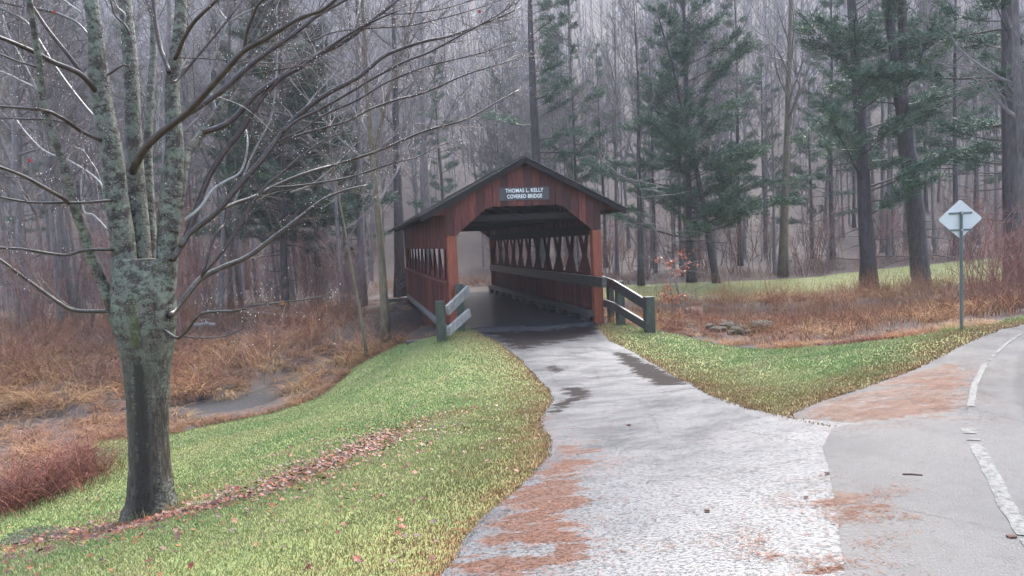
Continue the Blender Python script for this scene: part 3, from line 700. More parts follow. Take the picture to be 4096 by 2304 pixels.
# ------------------------------------------------------------------ diamond road sign seen from behind
sx_, sy_ = hit(3845, 1325); sz_ = gz(sx_, sy_)
rs = empty("road_sign", (sx_, sy_, sz_), -.12, label="diamond shaped road sign seen from its bare metal back on a thin green post", cat="road sign")
dS = sy_; pz = lambda v: float(unproj(3830, v, dS)[2]) - sz_
top, bot_ = pz(797), pz(956); hwid = .5 * (3914 - 3748) / FPX * dS
cz = (top + bot_) / 2; hh = (top - bot_) / 2
def diamond(hw, hh, r):
    pts = []
    for cx_, cz_, ang in ((0, -hh + r * 1.41, -90), (hw - r * 1.41, 0, 0), (0, hh - r * 1.41, 90), (-hw + r * 1.41, 0, 180)):
        for k_ in (-45, -22, 0, 22, 45): pts.append((cx_ + r * math.cos(math.radians(ang + k_)), cz_ + r * math.sin(math.radians(ang + k_))))
    return pts
g = Geo().prism([(x, z + cz) for x, z in diamond(hwid, hh, .035)], .03, .034); g.obj("sign_panel", M['signback'], rs)
g = Geo()
g.prism([(-.022, -.3), (.022, -.3), (.02, top - .2), (-.02, top - .2)], -.012, .006); g.prism([(-.006, -.3), (.006, -.3), (.006, top - .2), (-.006, top - .2)], -.03, -.0125)
g.obj("post", M['greenpost'], rs)
for zz, wd in ((cz + hh * .30, .17), (cz - hh * .55, .19)):
    g = Geo().beam((-wd, .018, zz), (wd, .018, zz), .022, .03); g.obj("crossbar", M['greenpost'], rs)
    Geo().tube([(0, -.04, zz), (0, -.028, zz)], .012, 6, True).obj("bolt", M['signback'], rs)

# ------------------------------------------------------------------ foreground maple
TD = 7.3
mt_x, mt_y = hit(608, 2060); mt_z = gz(mt_x, mt_y); TD = mt_y
maple = empty("maple_tree", (mt_x, mt_y, mt_z), label="bare lichen covered maple with several upright stems on the lawn left of the path", cat="tree")
mi = Matrix.Translation(-Vector(maple.location))
def mput(o): o.matrix_parent_inverse = Matrix.Identity(4); return o
def smooth_path(P, n):
    P = np.asarray(P, float); s = np.r_[0, np.cumsum(np.linalg.norm(np.diff(P, axis=0), axis=1))]; ss = np.linspace(0, s[-1], n)
    # Catmull-Rom through the points
    out = []
    Pp = np.r_[P[:1] * 2 - P[1:2], P, P[-1:] * 2 - P[-2:-1]]
    for x in ss:
        i = min(int(np.searchsorted(s, x, side='right')) - 1, len(P) - 2); t = (x - s[i]) / (s[i + 1] - s[i] + 1e-9)
        p0, p1, p2, p3 = Pp[i:i + 4]
        out.append(.5 * (2 * p1 + (p2 - p0) * t + (2 * p0 - 5 * p1 + 4 * p2 - p3) * t * t + (3 * p1 - p0 - 3 * p2 + p3) * t ** 3))
    return np.array(out)
org = np.array([mt_x, mt_y, mt_z])
def stem(name, pts, w0s, d0, d1, sides, material, stain=None, n=None, parent=maple, rough=.0):
    """limb through photo points (u, v) with pixel widths, its depth running from d0 to d1 behind the trunk's own"""
    m_ = len(pts); dd = np.linspace(d0, d1, m_)
    P = np.array([unproj(u, v, TD + d) for (u, v), d in zip(pts, dd)])
    n = n or max(6, m_ * 4); Ps = smooth_path(P, n)
    wi = np.interp(np.linspace(0, 1, n), np.linspace(0, 1, len(w0s)), w0s); dep = np.interp(np.linspace(0, 1, n), np.linspace(0, 1, m_), dd) + TD
    rad = wi / FPX * dep / 2
    g = Geo(); g.tube(Ps - org, rad, sides, True)
    v_ = g.V[0]
    if sides >= 10:
        k_ = len(v_) - 2
        a_ = np.tile(np.arange(sides), n); rows_ = np.repeat(np.arange(n), sides)
        ctr = (Ps - org)[rows_]; dv = v_[:k_] - ctr
        lump = 1 + rough * ((fbm(a_ * .9 + 7, rows_ * .35) - .47) * 1.2 + .35 * np.cos(a_ / sides * 2 * np.pi * 5 + rows_ * .05))
        v_[:k_] = ctr + dv * lump[:, None]
    col = np.zeros((len(v_), 3))
    if stain is not None: col = stain(v_)
    g.Cc = [col]
    o = g.obj(name, material, parent, True)
    return o, Ps, rad
def trunk_stain(v_):
    z = v_[:, 2]; cen_ = np.array([unproj(u, v, TD) for u, v in trunk_pts]) - org; cx_ = np.interp(z, cen_[:, 2], cen_[:, 0]) + .035
    streak = np.clip(1.1 - np.abs(v_[:, 0] - cx_) / .105, 0, 1) * (v_[:, 1] < .05) * np.clip((2.05 - z) / .4, 0, 1)
    moss = np.clip(1.1 - np.abs(v_[:, 0] - cx_) / .12, 0, 1) * (v_[:, 1] < .05) * np.clip(1.2 - np.abs(z - 2.2) / .55, 0, 1) * .62
    foot = np.clip(.35 - z, 0, .35) * 1.8
    return np.c_[np.clip(streak + foot * .6, 0, 1), np.clip(moss + np.clip(.10 - z, 0, .1) * 6, 0, 1), 0 * z]
trunk_pts = [(604, 2100), (604, 2040), (603, 1994), (592, 1745), (588, 1497), (584, 1373), (580, 1290), (574, 1166), (572, 1090), (570, 1035)]
stem("trunk", trunk_pts, [250, 184, 156, 148, 154, 166, 196, 230, 230, 190], 0, 0, 28, M['maple'], trunk_stain, 44, rough=.10)
moss0 = lambda v_: np.c_[0 * v_[:, 0], np.clip(1 - (v_[:, 2] - 2.0) / .6, 0, 1) * .6, 0 * v_[:, 0]]
stems = [
    ([(530, 1330), (500, 1180), (493, 986), (466, 793), (447, 604), (423, 483), (401, 362), (391, 241), (382, 121), (362, -10), (350, -160)], [100, 96, 92, 90, 88, 80, 74, 72, 56, 50, 36], 0, -.1, 14),
    ([(575, 1280), (566, 1100), (556, 900), (545, 745), (538, 604), (529, 386), (522, 241), (512, 121), (500, -5), (495, -170)], [90, 86, 78, 70, 62, 58, 54, 50, 46, 36], .12, .5, 14),
    ([(636, 1340), (655, 1180), (667, 1035), (674, 890), (686, 745), (698, 604), (693, 483), (688, 338), (700, 241), (717, 121), (725, -5), (735, -170)], [92, 86, 82, 82, 84, 74, 62, 54, 48, 44, 40, 30], 0, .25, 14),
    ([(480, 1330), (435, 1194), (367, 1035), (338, 938), (309, 866), (285, 769), (251, 648), (208, 531), (174, 410), (159, 266), (140, 145), (116, -5), (100, -150)], [52, 46, 40, 38, 34, 32, 31, 29, 27, 25, 24, 23, 16], -.05, -.9, 10),
    ([(690, 930), (712, 830), (735, 690), (748, 620), (775, 575), (811, 531), (870, 449), (916, 377), (980, 260), (1048, 120), (1112, -5), (1160, -120)], [36, 36, 34, 34, 34, 30, 26, 22, 18, 15, 12, 9], 0, 1.3, 10),
    ([(566, 1300), (600, 1150), (604, 1000), (598, 800), (592, 600), (600, 400), (613, 220), (613, -5)], [70, 58, 44, 36, 32, 28, 24, 22], .5, 1.2, 10),
]
allb = []
for i, (p, wd, d0, d1, sd_) in enumerate(stems):
    o, Ps, rd = stem("stem", p, wd, d0, d1, sd_, M['maple'], moss0, rough=.06); allb.append((Ps, rd, i))
BR = [  # branches: photo points, start and end widths, depth at both ends
    ([(811, 531), (918, 488), (1014, 386), (1111, 319), (1200, 258), (1283, 214), (1380, 164), (1525, 53), (1600, -8), (1700, -90)], 24, 8, .3, 1.6),
    ([(530, 690), (545, 655), (580, 594), (638, 536), (715, 478), (749, 449), (821, 372), (894, 290), (976, 203), (1063, 155), (1200, 72), (1283, 43), (1346, -5), (1440, -80)], 30, 8, .0, -.9),
    ([(976, 203), (990, 121), (1029, 24), (1060, -10), (1110, -90)], 14, 6, -.5, -.9),
    ([(745, 455), (792, 430), (894, 357), (1014, 251), (1135, 164), (1200, 116), (1283, 53), (1389, -5), (1480, -70)], 23, 8, -.3, .5),
    ([(690, 1040), (715, 996), (744, 948), (773, 870), (797, 803), (840, 697), (903, 600), (966, 522), (1034, 411), (1125, 314), (1200, 272), (1283, 212), (1390, 140), (1480, 90), (1600, 40)], 26, 6, -.1, 1.2),
    ([(725, 985), (753, 938), (869, 846), (966, 730), (1038, 648), (1088, 582), (1128, 531), (1201, 454), (1307, 377), (1433, 309), (1525, 232), (1597, 198), (1700, 165), (1814, 140), (2000, 68), (2080, 30)], 24, 5, -.15, 1.7),
    ([(1128, 531), (1190, 480), (1283, 435), (1404, 367), (1491, 314), (1621, 246), (1718, 208), (1863, 130), (1990, 60), (2080, 0)], 12, 4, .5, 1.4),
    ([(1088, 582), (1109, 576), (1210, 536), (1380, 488), (1476, 439), (1597, 396), (1694, 372), (1863, 299), (2000, 256), (2090, 225)], 11, 4, .5, 2.2),
    ([(1090, 578), (1210, 520), (1288, 464), (1428, 401), (1549, 328), (1694, 270), (1830, 235), (2000, 193), (2060, 170)], 9, 3.5, .5, 1.0),
    ([(869, 846), (935, 815), (1014, 788), (1087, 750), (1200, 701), (1283, 674), (1355, 655), (1525, 599), (1694, 526), (1863, 478), (2000, 401), (2075, 360)], 15, 4, .1, 2.4),
    ([(1087, 750), (1200, 742), (1330, 722), (1428, 700), (1573, 652), (1670, 628), (1766, 580), (1850, 560)], 9, 3, .5, 1.6),
    ([(680, 1262), (700, 1240), (754, 1170), (807, 1112), (903, 1064), (995, 1025), (1111, 938), (1200, 870), (1290, 800), (1390, 758), (1470, 740)], 26, 5, -.1, 1.6),
    ([(807, 1112), (850, 967), (880, 915), (894, 900), (903, 841), (905, 770)], 13, 4, 0, .4),
    ([(812, 1095), (894, 1001), (952, 909), (1000, 827), (1063, 745), (1130, 690), (1200, 629), (1300, 560), (1400, 520)], 14, 4, 0, .9),
    ([(655, 1320), (706, 1352), (730, 1342), (755, 1315), (810, 1254), (948, 1243), (1009, 1223), (1130, 1210), (1252, 1193), (1330, 1180)], 13, 3.5, -.15, -.9),
    ([(730, 1345), (800, 1352), (900, 1345), (980, 1310)], 6, 3, -.2, -.4),
    ([(455, 1000), (435, 998), (338, 1001), (270, 1020), (193, 1013), (87, 996), (0, 991), (-90, 985)], 13, 9, -.1, -.9),
    ([(450, 800), (425, 803), (338, 810), (251, 810), (121, 810), (0, 788), (-110, 765)], 12, 8, -.1, -1.1),
    ([(470, 1245), (435, 1245), (300, 1242), (232, 1209), (145, 1146), (72, 1093), (0, 1040), (-90, 990)], 17, 10, 0, -.6),
    ([(275, 815), (255, 795), (193, 759), (97, 706), (0, 668), (-110, 625)], 17, 10, -.5, -1.2),
    ([(425, 575), (401, 560), (328, 527), (280, 493), (232, 464), (169, 440), (0, 425), (-110, 408)], 17, 8, 0, -1.0),
    ([(282, 495), (193, 478), (97, 476), (0, 471), (-90, 468)], 9, 6, -.4, -.3),
    ([(395, 385), (377, 357), (319, 295), (217, 251), (145, 213), (48, 169), (0, 150), (-90, 112)], 24, 13, 0, -1.1),
    ([(330, 300), (310, 270), (270, 217), (193, 121), (135, 34), (108, -10), (80, -60)], 17, 9, -.2, -.5),
    ([(380, 170), (357, 145), (309, 92), (251, 63), (193, 43), (72, 24), (0, 5), (-60, -5)], 12, 7, 0, .7),
    ([(405, 500), (386, 478), (338, 425), (270, 338), (203, 242), (135, 130), (97, 82), (24, 43), (-50, 10)], 15, 9, 0, .9),
    ([(160, 275), (145, 268), (72, 246), (0, 217), (-80, 190)], 8, 6, -.6, -.9),
    ([(700, 235), (715, 200), (734, 155), (773, 92), (821, 43), (874, -5), (930, -60)], 17, 9, 0, -.5),
    ([(676, 290), (660, 240), (642, 193), (623, 97), (613, -5), (608, -90)], 20, 14, 0, .3),
    ([(690, 330), (720, 309), (797, 217), (870, 130), (942, 39), (980, -10)], 10, 6, 0, .6),
    ([(430, 300), (455, 285), (475, 270), (500, 258)], 9, 6, -.1, -.2),
    ([(520, 140), (500, 100), (460, 60), (440, -5)], 9, 6, .3, .2),
    ([(690, 230), (830, 235), (1014, 250), (1130, 252), (1250, 236)], 5, 3, .0, .8),
    ([(970, 300), (1080, 285), (1200, 265), (1330, 245)], 5, 3, .3, .8),
    ([(1525, 53), (1620, 55), (1760, 38), (1880, 5)], 5, 3, 1.2, 1.5),
    ([(1240, 170), (1340, 128), (1500, 112), (1640, 102), (1780, 70), (1920, 30), (2010, -5)], 6, 3, 1.0, 1.9),
]
PALE = [
    ([(866, 450), (838, 330), (852, 245), (885, 150), (908, 87), (880, 45), (888, 0), (890, -40)], 11, 7, .9, 1.0),
    ([(910, 90), (960, 60), (1010, 35), (1060, 15), (1082, -5)], 7, 4, 1.0, 1.2),
    ([(930, 830), (1000, 640), (1040, 560), (1087, 459), (1106, 290), (1112, 121), (1105, 40), (1120, -10)], 9, 5, .9, 1.4),
    ([(628, 600), (630, 520), (634, 435), (647, 353)], 13, 8, -.1, -.15),
    ([(634, 435), (622, 410), (610, 382)], 7, 5, -.12, -.2),
    ([(740, 880), (800, 830), (850, 760), (897, 727), (960, 690), (985, 620), (990, 560), (985, 520)], 13, 6, -.2, .6),
    ([(430, 920), (400, 885), (370, 858), (338, 848), (325, 780), (325, 720), (335, 680)], 8, 5, .2, .5),
    ([(425, 790), (400, 730), (340, 680), (270, 640), (190, 610), (140, 570), (80, 500), (60, 460)], 8, 5, .2, .9),
    ([(440, 860), (420, 800), (395, 700), (360, 640), (330, 600), (300, 590)], 5, 4, .3, .7),
    ([(130, 345), (80, 320), (40, 300), (0, 285), (-40, 270)], 7, 6, .6, .7),
    ([(10, 60), (40, 150), (90, 240), (140, 340), (150, 380)], 6, 5, .6, .8),
    ([(325, 50), (290, 25), (250, -5)], 7, 5, .1, .2),
    ([(490, 115), (500, 60), (470, 30), (455, -5)], 9, 7, .3, .2),
    ([(1200, 460), (1260, 380), (1330, 300), (1390, 200), (1430, 60), (1440, -5)], 6, 4, 1.3, 2.0),
    ([(820, 370), (960, 420), (1040, 480), (1100, 540)], 3.5, 3, .1, .5),
    ([(1160, 770), (1240, 740), (1320, 680), (1360, 640), (1400, 600)], 6, 4, 1.2, 1.5),
]
for p, w0, w1, d0, d1 in BR:
    o, Ps, rd = stem("branch", p, [w0, w0 * .7 + w1 * .3, w1], d0, d1, 7, M['branch']); allb.append((Ps, rd, 9))
for p, w0, w1, d0, d1 in PALE:
    o, Ps, rd = stem("branch", p, [w0, w1], d0, d1, 6, M['paletwig']); tag(o, "pale dead branch"); allb.append((Ps, rd, 8))
# twigs with rain drops
def twigs(g, gd, allb, rng, per_m, lmin, lmax, r0, dropp):
    for Ps, rd, kd in allb:
        s = np.r_[0, np.cumsum(np.linalg.norm(np.diff(Ps, axis=0), axis=1))]
        T = np.gradient(Ps, axis=0); T /= np.linalg.norm(T, axis=1, keepdims=True)
        n_ = int(s[-1] * per_m * (.35 if kd < 6 else 1))
        for _ in range(n_):
            x = rng.uniform(.12, 1) ** .75 * s[-1]; i = min(np.searchsorted(s, x), len(Ps) - 1)
            p = np.array([np.interp(x, s, Ps[:, k_]) for k_ in range(3)]); t = T[i]
            d = t * rng.uniform(.5, 1.1) + rng.normal(0, .45, 3); d[2] += .12; d /= np.linalg.norm(d)
            ln = rng.uniform(lmin, lmax) * (1.0 if kd >= 6 else .8)
            def shoot(p, d, ln, r, lv):
                m_ = 5 if lv == 0 else 3; c_ = rng.normal(0, .28, 3); q = [p]
                for k_ in range(m_):
                    d = d + c_ / m_ + rng.normal(0, .07, 3); d = d / np.linalg.norm(d); q.append(q[-1] + d * ln / m_)
                q = np.array(q); g.tube(q - org, np.linspace(r, r * .5, len(q)), 3)
                if rng.random() < dropp:
                    for _k in range(rng.integers(1, 3)):
                        z = q[rng.integers(1, len(q))] - org - np.array([0, 0, r + .003]); e = rng.uniform(.0035, .0065)
                        gd.add(z + e * np.array([(1, 0, 0), (-1, 0, 0), (0, 1, 0), (0, -1, 0), (0, 0, 1), (0, 0, -1.2)]), [(0, 2, 4), (2, 1, 4), (1, 3, 4), (3, 0, 4), (2, 0, 5), (1, 2, 5), (3, 1, 5), (0, 3, 5)])
                if lv < 1:
                    for _k in range(rng.integers(1, 4)):
                        j = rng.integers(1, len(q)); dd = d + rng.normal(0, .5, 3); dd /= np.linalg.norm(dd); shoot(q[j], dd, ln * rng.uniform(.3, .6), r * .65, lv + 1)
            shoot(p, d, ln, r0 * rng.uniform(.7, 1.2), 0)
g, gd = Geo(), Geo(); twigs(g, gd, allb, rng, 11, .15, .85, .0038, .55)
tag(g.obj("twigs", M['twig'], maple), kind='stuff')
tag(gd.obj("rain_drops", M['drop'], maple, True), kind='stuff')
# two late leaves still hanging on the maple
def leaf_shape(rng_):
    a = np.linspace(0, 2 * np.pi, 11)[:-1]; r = np.where(np.arange(10) % 2 == 0, 1.0, .55) * rng_.uniform(.85, 1.15, 10)
    V = np.c_[r * np.cos(a), r * np.sin(a), .22 * r * r * rng_.uniform(-.4, 1.2)]
    return np.r_[[[0, 0, 0]], V], np.array([(0, 1 + i, 1 + (i + 1) % 10) for i in range(10)])
for (u, v, d) in ((1130, 1213, -.55), (118, 643, -.6), (215, 48, .2), (1918, 46, 1.6)):
    lv, lf = leaf_shape(rng); p = unproj(u, v, TD + d) - org
    g = Geo(); g.add(np.c_[lv[:, 0], lv[:, 2], lv[:, 1]] * .028 + p, lf, None, (.55, .16, .03) if u == 1130 else (.30, .03, .02)); g.obj("leaf", M['leaf'], maple)

# ------------------------------------------------------------------ bare trees of the woods
def grow_tree(rs, H, r0, first=.35, n1=13, n2=5, n3=4, spread=.28, fork=None, lean=(0, 0), tb=9, wig=.02, up=.55, twl=.09):
    """trunk Geo and branches Geo of a bare broadleaf tree"""
    gt, gb = Geo(), Geo(); rg = np.random.default_rng(rs)
    def path(p, d, ln, m_, wob, lift):
        q = [p]; 
        for _ in range(m_):
            d = d + rg.normal(0, wob, 3) + np.array([0, 0, lift]); d = d / np.linalg.norm(d); q.append(q[-1] + d * ln / m_)
        return np.array(q)
    mains = []
    zz = np.linspace(0, 1, 12)
    wobx = np.cumsum(rg.normal(0, wig, 12)) * H / 12; woby = np.cumsum(rg.normal(0, wig, 12)) * H / 12
    T0 = np.c_[wobx - wobx[0] + lean[0] * zz * H, woby - woby[0] + lean[1] * zz * H, zz * H]
    rad = r0 * (1 - zz * .88) * (1 + .35 * np.exp(-zz * 30)); T0[0, 2] -= .4
    gt.tube(T0, rad, tb, True); mains.append((T0, rad, first))
    if fork:
        fz, fa, fl = fork; i = int(fz * 11); dirv = np.array([math.sin(fa), .1, math.cos(fa)])
        q = path(T0[i], dirv, H * fl, 10, .06, .03); rr = np.linspace(rad[i] * .8, .02, len(q)); gt.tube(q, rr, tb, True); mains.append((q, rr, .15))
    for Pm, rm, f in mains:
        hh_ = len(Pm) - 1
        for k_ in range(n1 if Pm is T0 else n1 // 2):
            x = f + (1 - f) * (k_ + rg.random()) / n1 * (1 if Pm is T0 else 2); x = min(x, .98)
            p = np.array([np.interp(x * hh_, np.arange(hh_ + 1), Pm[:, j]) for j in range(3)]); r = np.interp(x * hh_, np.arange(hh_ + 1), rm) * .5
            a = rg.uniform(0, 2 * np.pi); d = np.array([math.cos(a), math.sin(a), rg.uniform(.35, 1.1) * up * 2]); d /= np.linalg.norm(d)
            ln = H * spread * (1.15 - x) * rg.uniform(.7, 1.3) + .6
            q = path(p, d, ln, 6, .12, .09); gb.tube(q, np.linspace(max(r, .012), .008, len(q)), 5)
            for _ in range(n2):
                j = rg.integers(1, 6); d2 = (q[j] - q[j - 1]); d2 /= np.linalg.norm(d2); d2 = d2 + rg.normal(0, .45, 3); d2[2] += .2; d2 /= np.linalg.norm(d2)
                l2 = ln * rg.uniform(.3, .6); q2 = path(q[j], d2, l2, 4, .14, .06); gb.tube(q2, np.linspace(max(r * .35, .009), .006, len(q2)), 4)
                for _ in range(n3):
                    j2 = rg.integers(1, 4); d3 = (q2[j2] - q2[j2 - 1]); d3 /= np.linalg.norm(d3); d3 = d3 + rg.normal(0, .5, 3); d3 /= np.linalg.norm(d3)
                    q3 = path(q2[j2], d3, l2 * rg.uniform(.35, .7), 2, .15, .03); gb.tube(q3, [twl * .11, twl * .09, twl * .05], 3)
    return gt, gb
def place_tree(name, label, cat, x, y, gt, gb, mt, mb, group=None, rz=0):
    o = empty(name, (x, y, gz(x, y)), rz, label=label, cat=cat, group=group)
    gt.obj("trunk", mt, o, True); tag(gb.obj("crown", mb, o), kind='stuff'); return o
# the ones one can name
def lean_to(x, d, u0, v0, u1, v1):
    a, b_ = unproj(u0, v0, d), unproj(u1, v1, d); return ((b_[0] - a[0]) / (b_[2] - a[2]), 0)
def named(label, u, d, wpx, H, top=None, **kw):
    x, y = at(u, d); z = gz(x, y)
    ln = (0, 0)
    if top: ln = lean_to(x, d, u, 1000, *top)
    base = kw.pop('mt', M['bark'])
    gt, gb = grow_tree(int(u * 7 + d), H, wpx / FPX * d / 2, lean=ln, **kw)
    return place_tree("bare_tree", label, "tree", x, y, gt, gb, base, M['crown'])
named("forked olive barked tree at the left bank beside the bridge", 1524, 21.8, 36, 15, (1490, 500), fork=(.42, .22, .5), mt=M['olive'], first=.3, wig=.015)
named("thick dark trunk just left of the bridge roof", 1590, 40, 46, 22, (1568, 300), first=.35, mt=M['pinebark'], wig=.01)
named("tall grey trunk behind the forked olive tree", 1436, 35, 36, 20, (1425, 400), first=.35)
named("straight grey brown trunk rising over the left roof slope", 1712, 47, 34, 24, (1680, 150), first=.3)
named("slim reddish sapling leaning left on the creek bank", 1448, 20.2, 13, 9, (1385, 650), first=.35, n1=10, n2=3, n3=3, mt=M['olive'])
named("pale grey trunk seen through the fork of the maple", 628, 25, 44, 18, (640, 300), first=.4)
named("dark trunk rising from the red brush left of the creek bend", 1150, 44, 40, 22, (1140, 300), mt=M['pinebark'], first=.35)
named("forked tall hardwood standing at the edge of the meadow", 3128, 43, 38, 22, (3150, 300), fork=(.36, .16, .55), first=.42, mt=M['olive'])
named("pale bare trunk at the right edge of the picture beside the dark pine", 4110, 22, 46, 18, (4085, 100), first=.3, spread=.2)
named("dark trunk near the left edge behind the maple limbs", 60, 33, 36, 20, (55, 300), first=.4)
named("grey trunk between the left edge and the thin maple stem", 225, 38, 32, 20, (215, 300), first=.4)
named("thin grey trunk right of the maple over the pale low branch", 905, 36, 22, 18, (900, 300), first=.4)
named("slender leaning trunk behind the white sapling right of the bridge", 2560, 40, 26, 17, (2545, 500), first=.3, mt=M['pinebark'])
# pale leaning birch-like sapling right of the bridge
bx, by = hit(2720, 1180); bx, by = at(2735, 27.0)
gt, gb = Geo(), Geo(); Pb = np.array([unproj(u, v, 27) for u, v in ((2735, 1250), (2690, 1080), (2640, 960), (2600, 880), (2575, 800), (2555, 730), (2550, 690))]); o0 = np.array([bx, by, gz(bx, by)])
Pb = smooth_path(Pb, 18); gt.tube(Pb - o0, np.linspace(.042, .010, 18), 6, True); rg = np.random.default_rng(5)
for k_ in range(34):
    i = rg.integers(2, 17); a = rg.choice([-1, 1]); d = np.array([a * rg.uniform(.5, 1.1), rg.normal(0, .5), rg.uniform(-.1, .45)]); ln = rg.uniform(.7, 2.2)
    q = [Pb[i]]
    for _ in range(5):
        d = d + rg.normal(0, .15, 3); d[2] -= .05; q.append(q[-1] + d / np.linalg.norm(d) * ln / 5)
    gb.tube(np.array(q) - o0, np.linspace(.010, .004, 6), 4)
    for _ in range(3):
        j = rg.integers(1, 5); dd = d + rg.normal(0, .6, 3); dd /= np.linalg.norm(dd); gb.tube(np.array([q[j], q[j] + dd * .3, q[j] + dd * .6 + [0, 0, -.05]]) - o0, [.007, .005, .003], 3)
place_tree("birch_sapling", "whitish leaning sapling with fine drooping twigs right of the bridge", "tree", bx, by, gt, gb, M['birch'], M['birch'])

def where_is(x, y):
    u_ = 2048 + FPX * x / y
    return next(nm for lim, nm in ((140, "at the left edge of the picture"), (420, "behind the thin left maple stem"), (760, "behind the forked maple stems"), (1060, "just right of the maple stems"), (1340, "around the dark hemlocks"),
                 (1640, "left of the bridge roof"), (1950, "over the left roof slope"), (2250, "over the bridge ridge"), (2560, "over the right roof slope"), (2950, "around the broad dense pine"), (3250, "around the tall forked hardwood"),
                 (3560, "around the straight dark pine"), (3850, "around the twin stemmed pine"), (99999, "right of the road sign")) if u_ < lim)
# ordinary woods: eight shapes copied and scattered
protos = []
for i in range(8):
    gt, gb = grow_tree(100 + i, 17 + 1.1 * i, .13 + .02 * (i % 4), first=.3 + .04 * (i % 3), n1=18, n2=7, n3=6, fork=(.4, .2, .5) if i in (2, 5) else None, wig=.02, tb=7, twl=.11)
    g = Geo(); g.V = gt.V[:]; g.T = gt.T[:]; g.Q = gt.Q[:]; g.n = gt.n
    off = gt.n
    for v_ in gb.V: g.V.append(v_)
    for q_ in gb.Q: g.Q.append(q_ + off)
    g.n += gb.n; protos.append(g.mesh("bare_tree", M['bark'], False))
meadow_keep = meadow
def ok_spot(x, y):
    X, Y = np.array([x]), np.array([y])
    if 1800 < 2048 + FPX * x / y < 1990 and y < 80: return False
    if sdf(X, Y, meadow)[0] < 1: return False
    if seg_dist(X, Y, CREEK)[0] < 2.5: return False
    if sdf(X, Y, [bw(-4, -2), bw(4, -2), bw(4, L_ + 24), bw(-6, L_ + 24)])[0] < 0: return False
    return True
zones = [
    ("bare grey trees standing close in the dim woods left of the bridge", "bare trees in the woods on the left", 74, (-1.0, -.16), (30, 78)),
    ("bare grey trees standing in the misty woods right of the bridge", "bare trees in the woods on the right", 52, (-.02, .95), (43, 82)),
    ("bare grey trees on the foggy slope straight behind the bridge", "bare trees on the slope behind the bridge", 20, (-.22, .10), (44, 90)),
]
taken = []
for lab, grp, n_, (k0, k1), (y0, y1) in zones:
    c_ = 0; tries = 0
    while c_ < n_ and tries < 4000:
        tries += 1
        y = y0 + (y1 - y0) * R.random() ** .8; x = y * R.uniform(k0, k1) * .86
        if not ok_spot(x, y) or any((x - a) ** 2 + (y - b_) ** 2 < 2.6 for a, b_ in taken): continue
        if y < 42 and x > 3: continue
        taken.append((x, y)); me_i = R.randrange(8); o = bpy.data.objects.new("bare_tree", protos[me_i]); C.objects.link(o)
        sc = R.uniform(.7, 1.15); o.scale = (sc, sc, sc * R.uniform(.95, 1.1)); o.rotation_euler = (R.gauss(0, .035), R.gauss(0, .035), R.uniform(0, 6.28)); o.location = (x, y, gz(x, y) - .05)
        near_ = y < y0 + (y1 - y0) * .35; far_ = y > y0 + (y1 - y0) * .7; where = where_is(x, y)
        row = "in the front row" if near_ else ("far back in the mist" if far_ else "in the middle of the woods")
        fk = me_i in (2, 5); girth = "slim" if sc < .85 else ("stout" if sc > 1.02 else "grey")
        tilt = "forked" if fk else ("leaning" if abs(o.rotation_euler[1]) > .045 else "straight")
        tag(o, f"{girth} {tilt} tree {row} {where}", "tree", "bare trees " + where); c_ += 1
# thin saplings that fill the understorey
sprotos = []
for i in range(5):
    g = Geo(); rg = np.random.default_rng(300 + i)
    for st_ in range(5 + i):
        a = rg.uniform(0, 6.28); d = np.array([math.cos(a) * .22, math.sin(a) * .22, 1]); p = np.array([rg.normal(0, .25), rg.normal(0, .25), -.1]); ln = rg.uniform(2.2, 5.2); q = [p]
        for _ in range(7):
            d = d + rg.normal(0, .09, 3); q.append(q[-1] + d / np.linalg.norm(d) * ln / 7)
        q = np.array(q); g.tube(q, np.linspace(.022, .007, 8), 4)
        for _ in range(9):
            j = rg.integers(2, 8); d2 = d + rg.normal(0, .5, 3); d2[2] = abs(d2[2]); d2 /= np.linalg.norm(d2); l2 = rg.uniform(.4, 1.3)
            q2 = np.array([q[j], q[j] + d2 * l2 * .5 + rg.normal(0, .05, 3), q[j] + d2 * l2 + rg.normal(0, .1, 3)]); g.tube(q2, [.009, .007, .004], 3)
            for _ in range(3):
                d3 = d2 + rg.normal(0, .5, 3); d3 /= np.linalg.norm(d3); g.tube(np.array([q2[1], q2[1] + d3 * .35, q2[1] + d3 * .6]), [.006, .005, .003], 3)
    sprotos.append(g)
sap_m = [mat("sapling_bark_mauve", (.10, .075, .07), (.20, .155, .15), 3, .7, 0, rnd=.3), mat("sapling_bark_red", (.16, .075, .06), (.27, .14, .11), 3, .7, 0, rnd=.3)]
smesh = [g.mesh("sapling_clump", sap_m[k_]) for g in sprotos for k_ in (0, 1)]
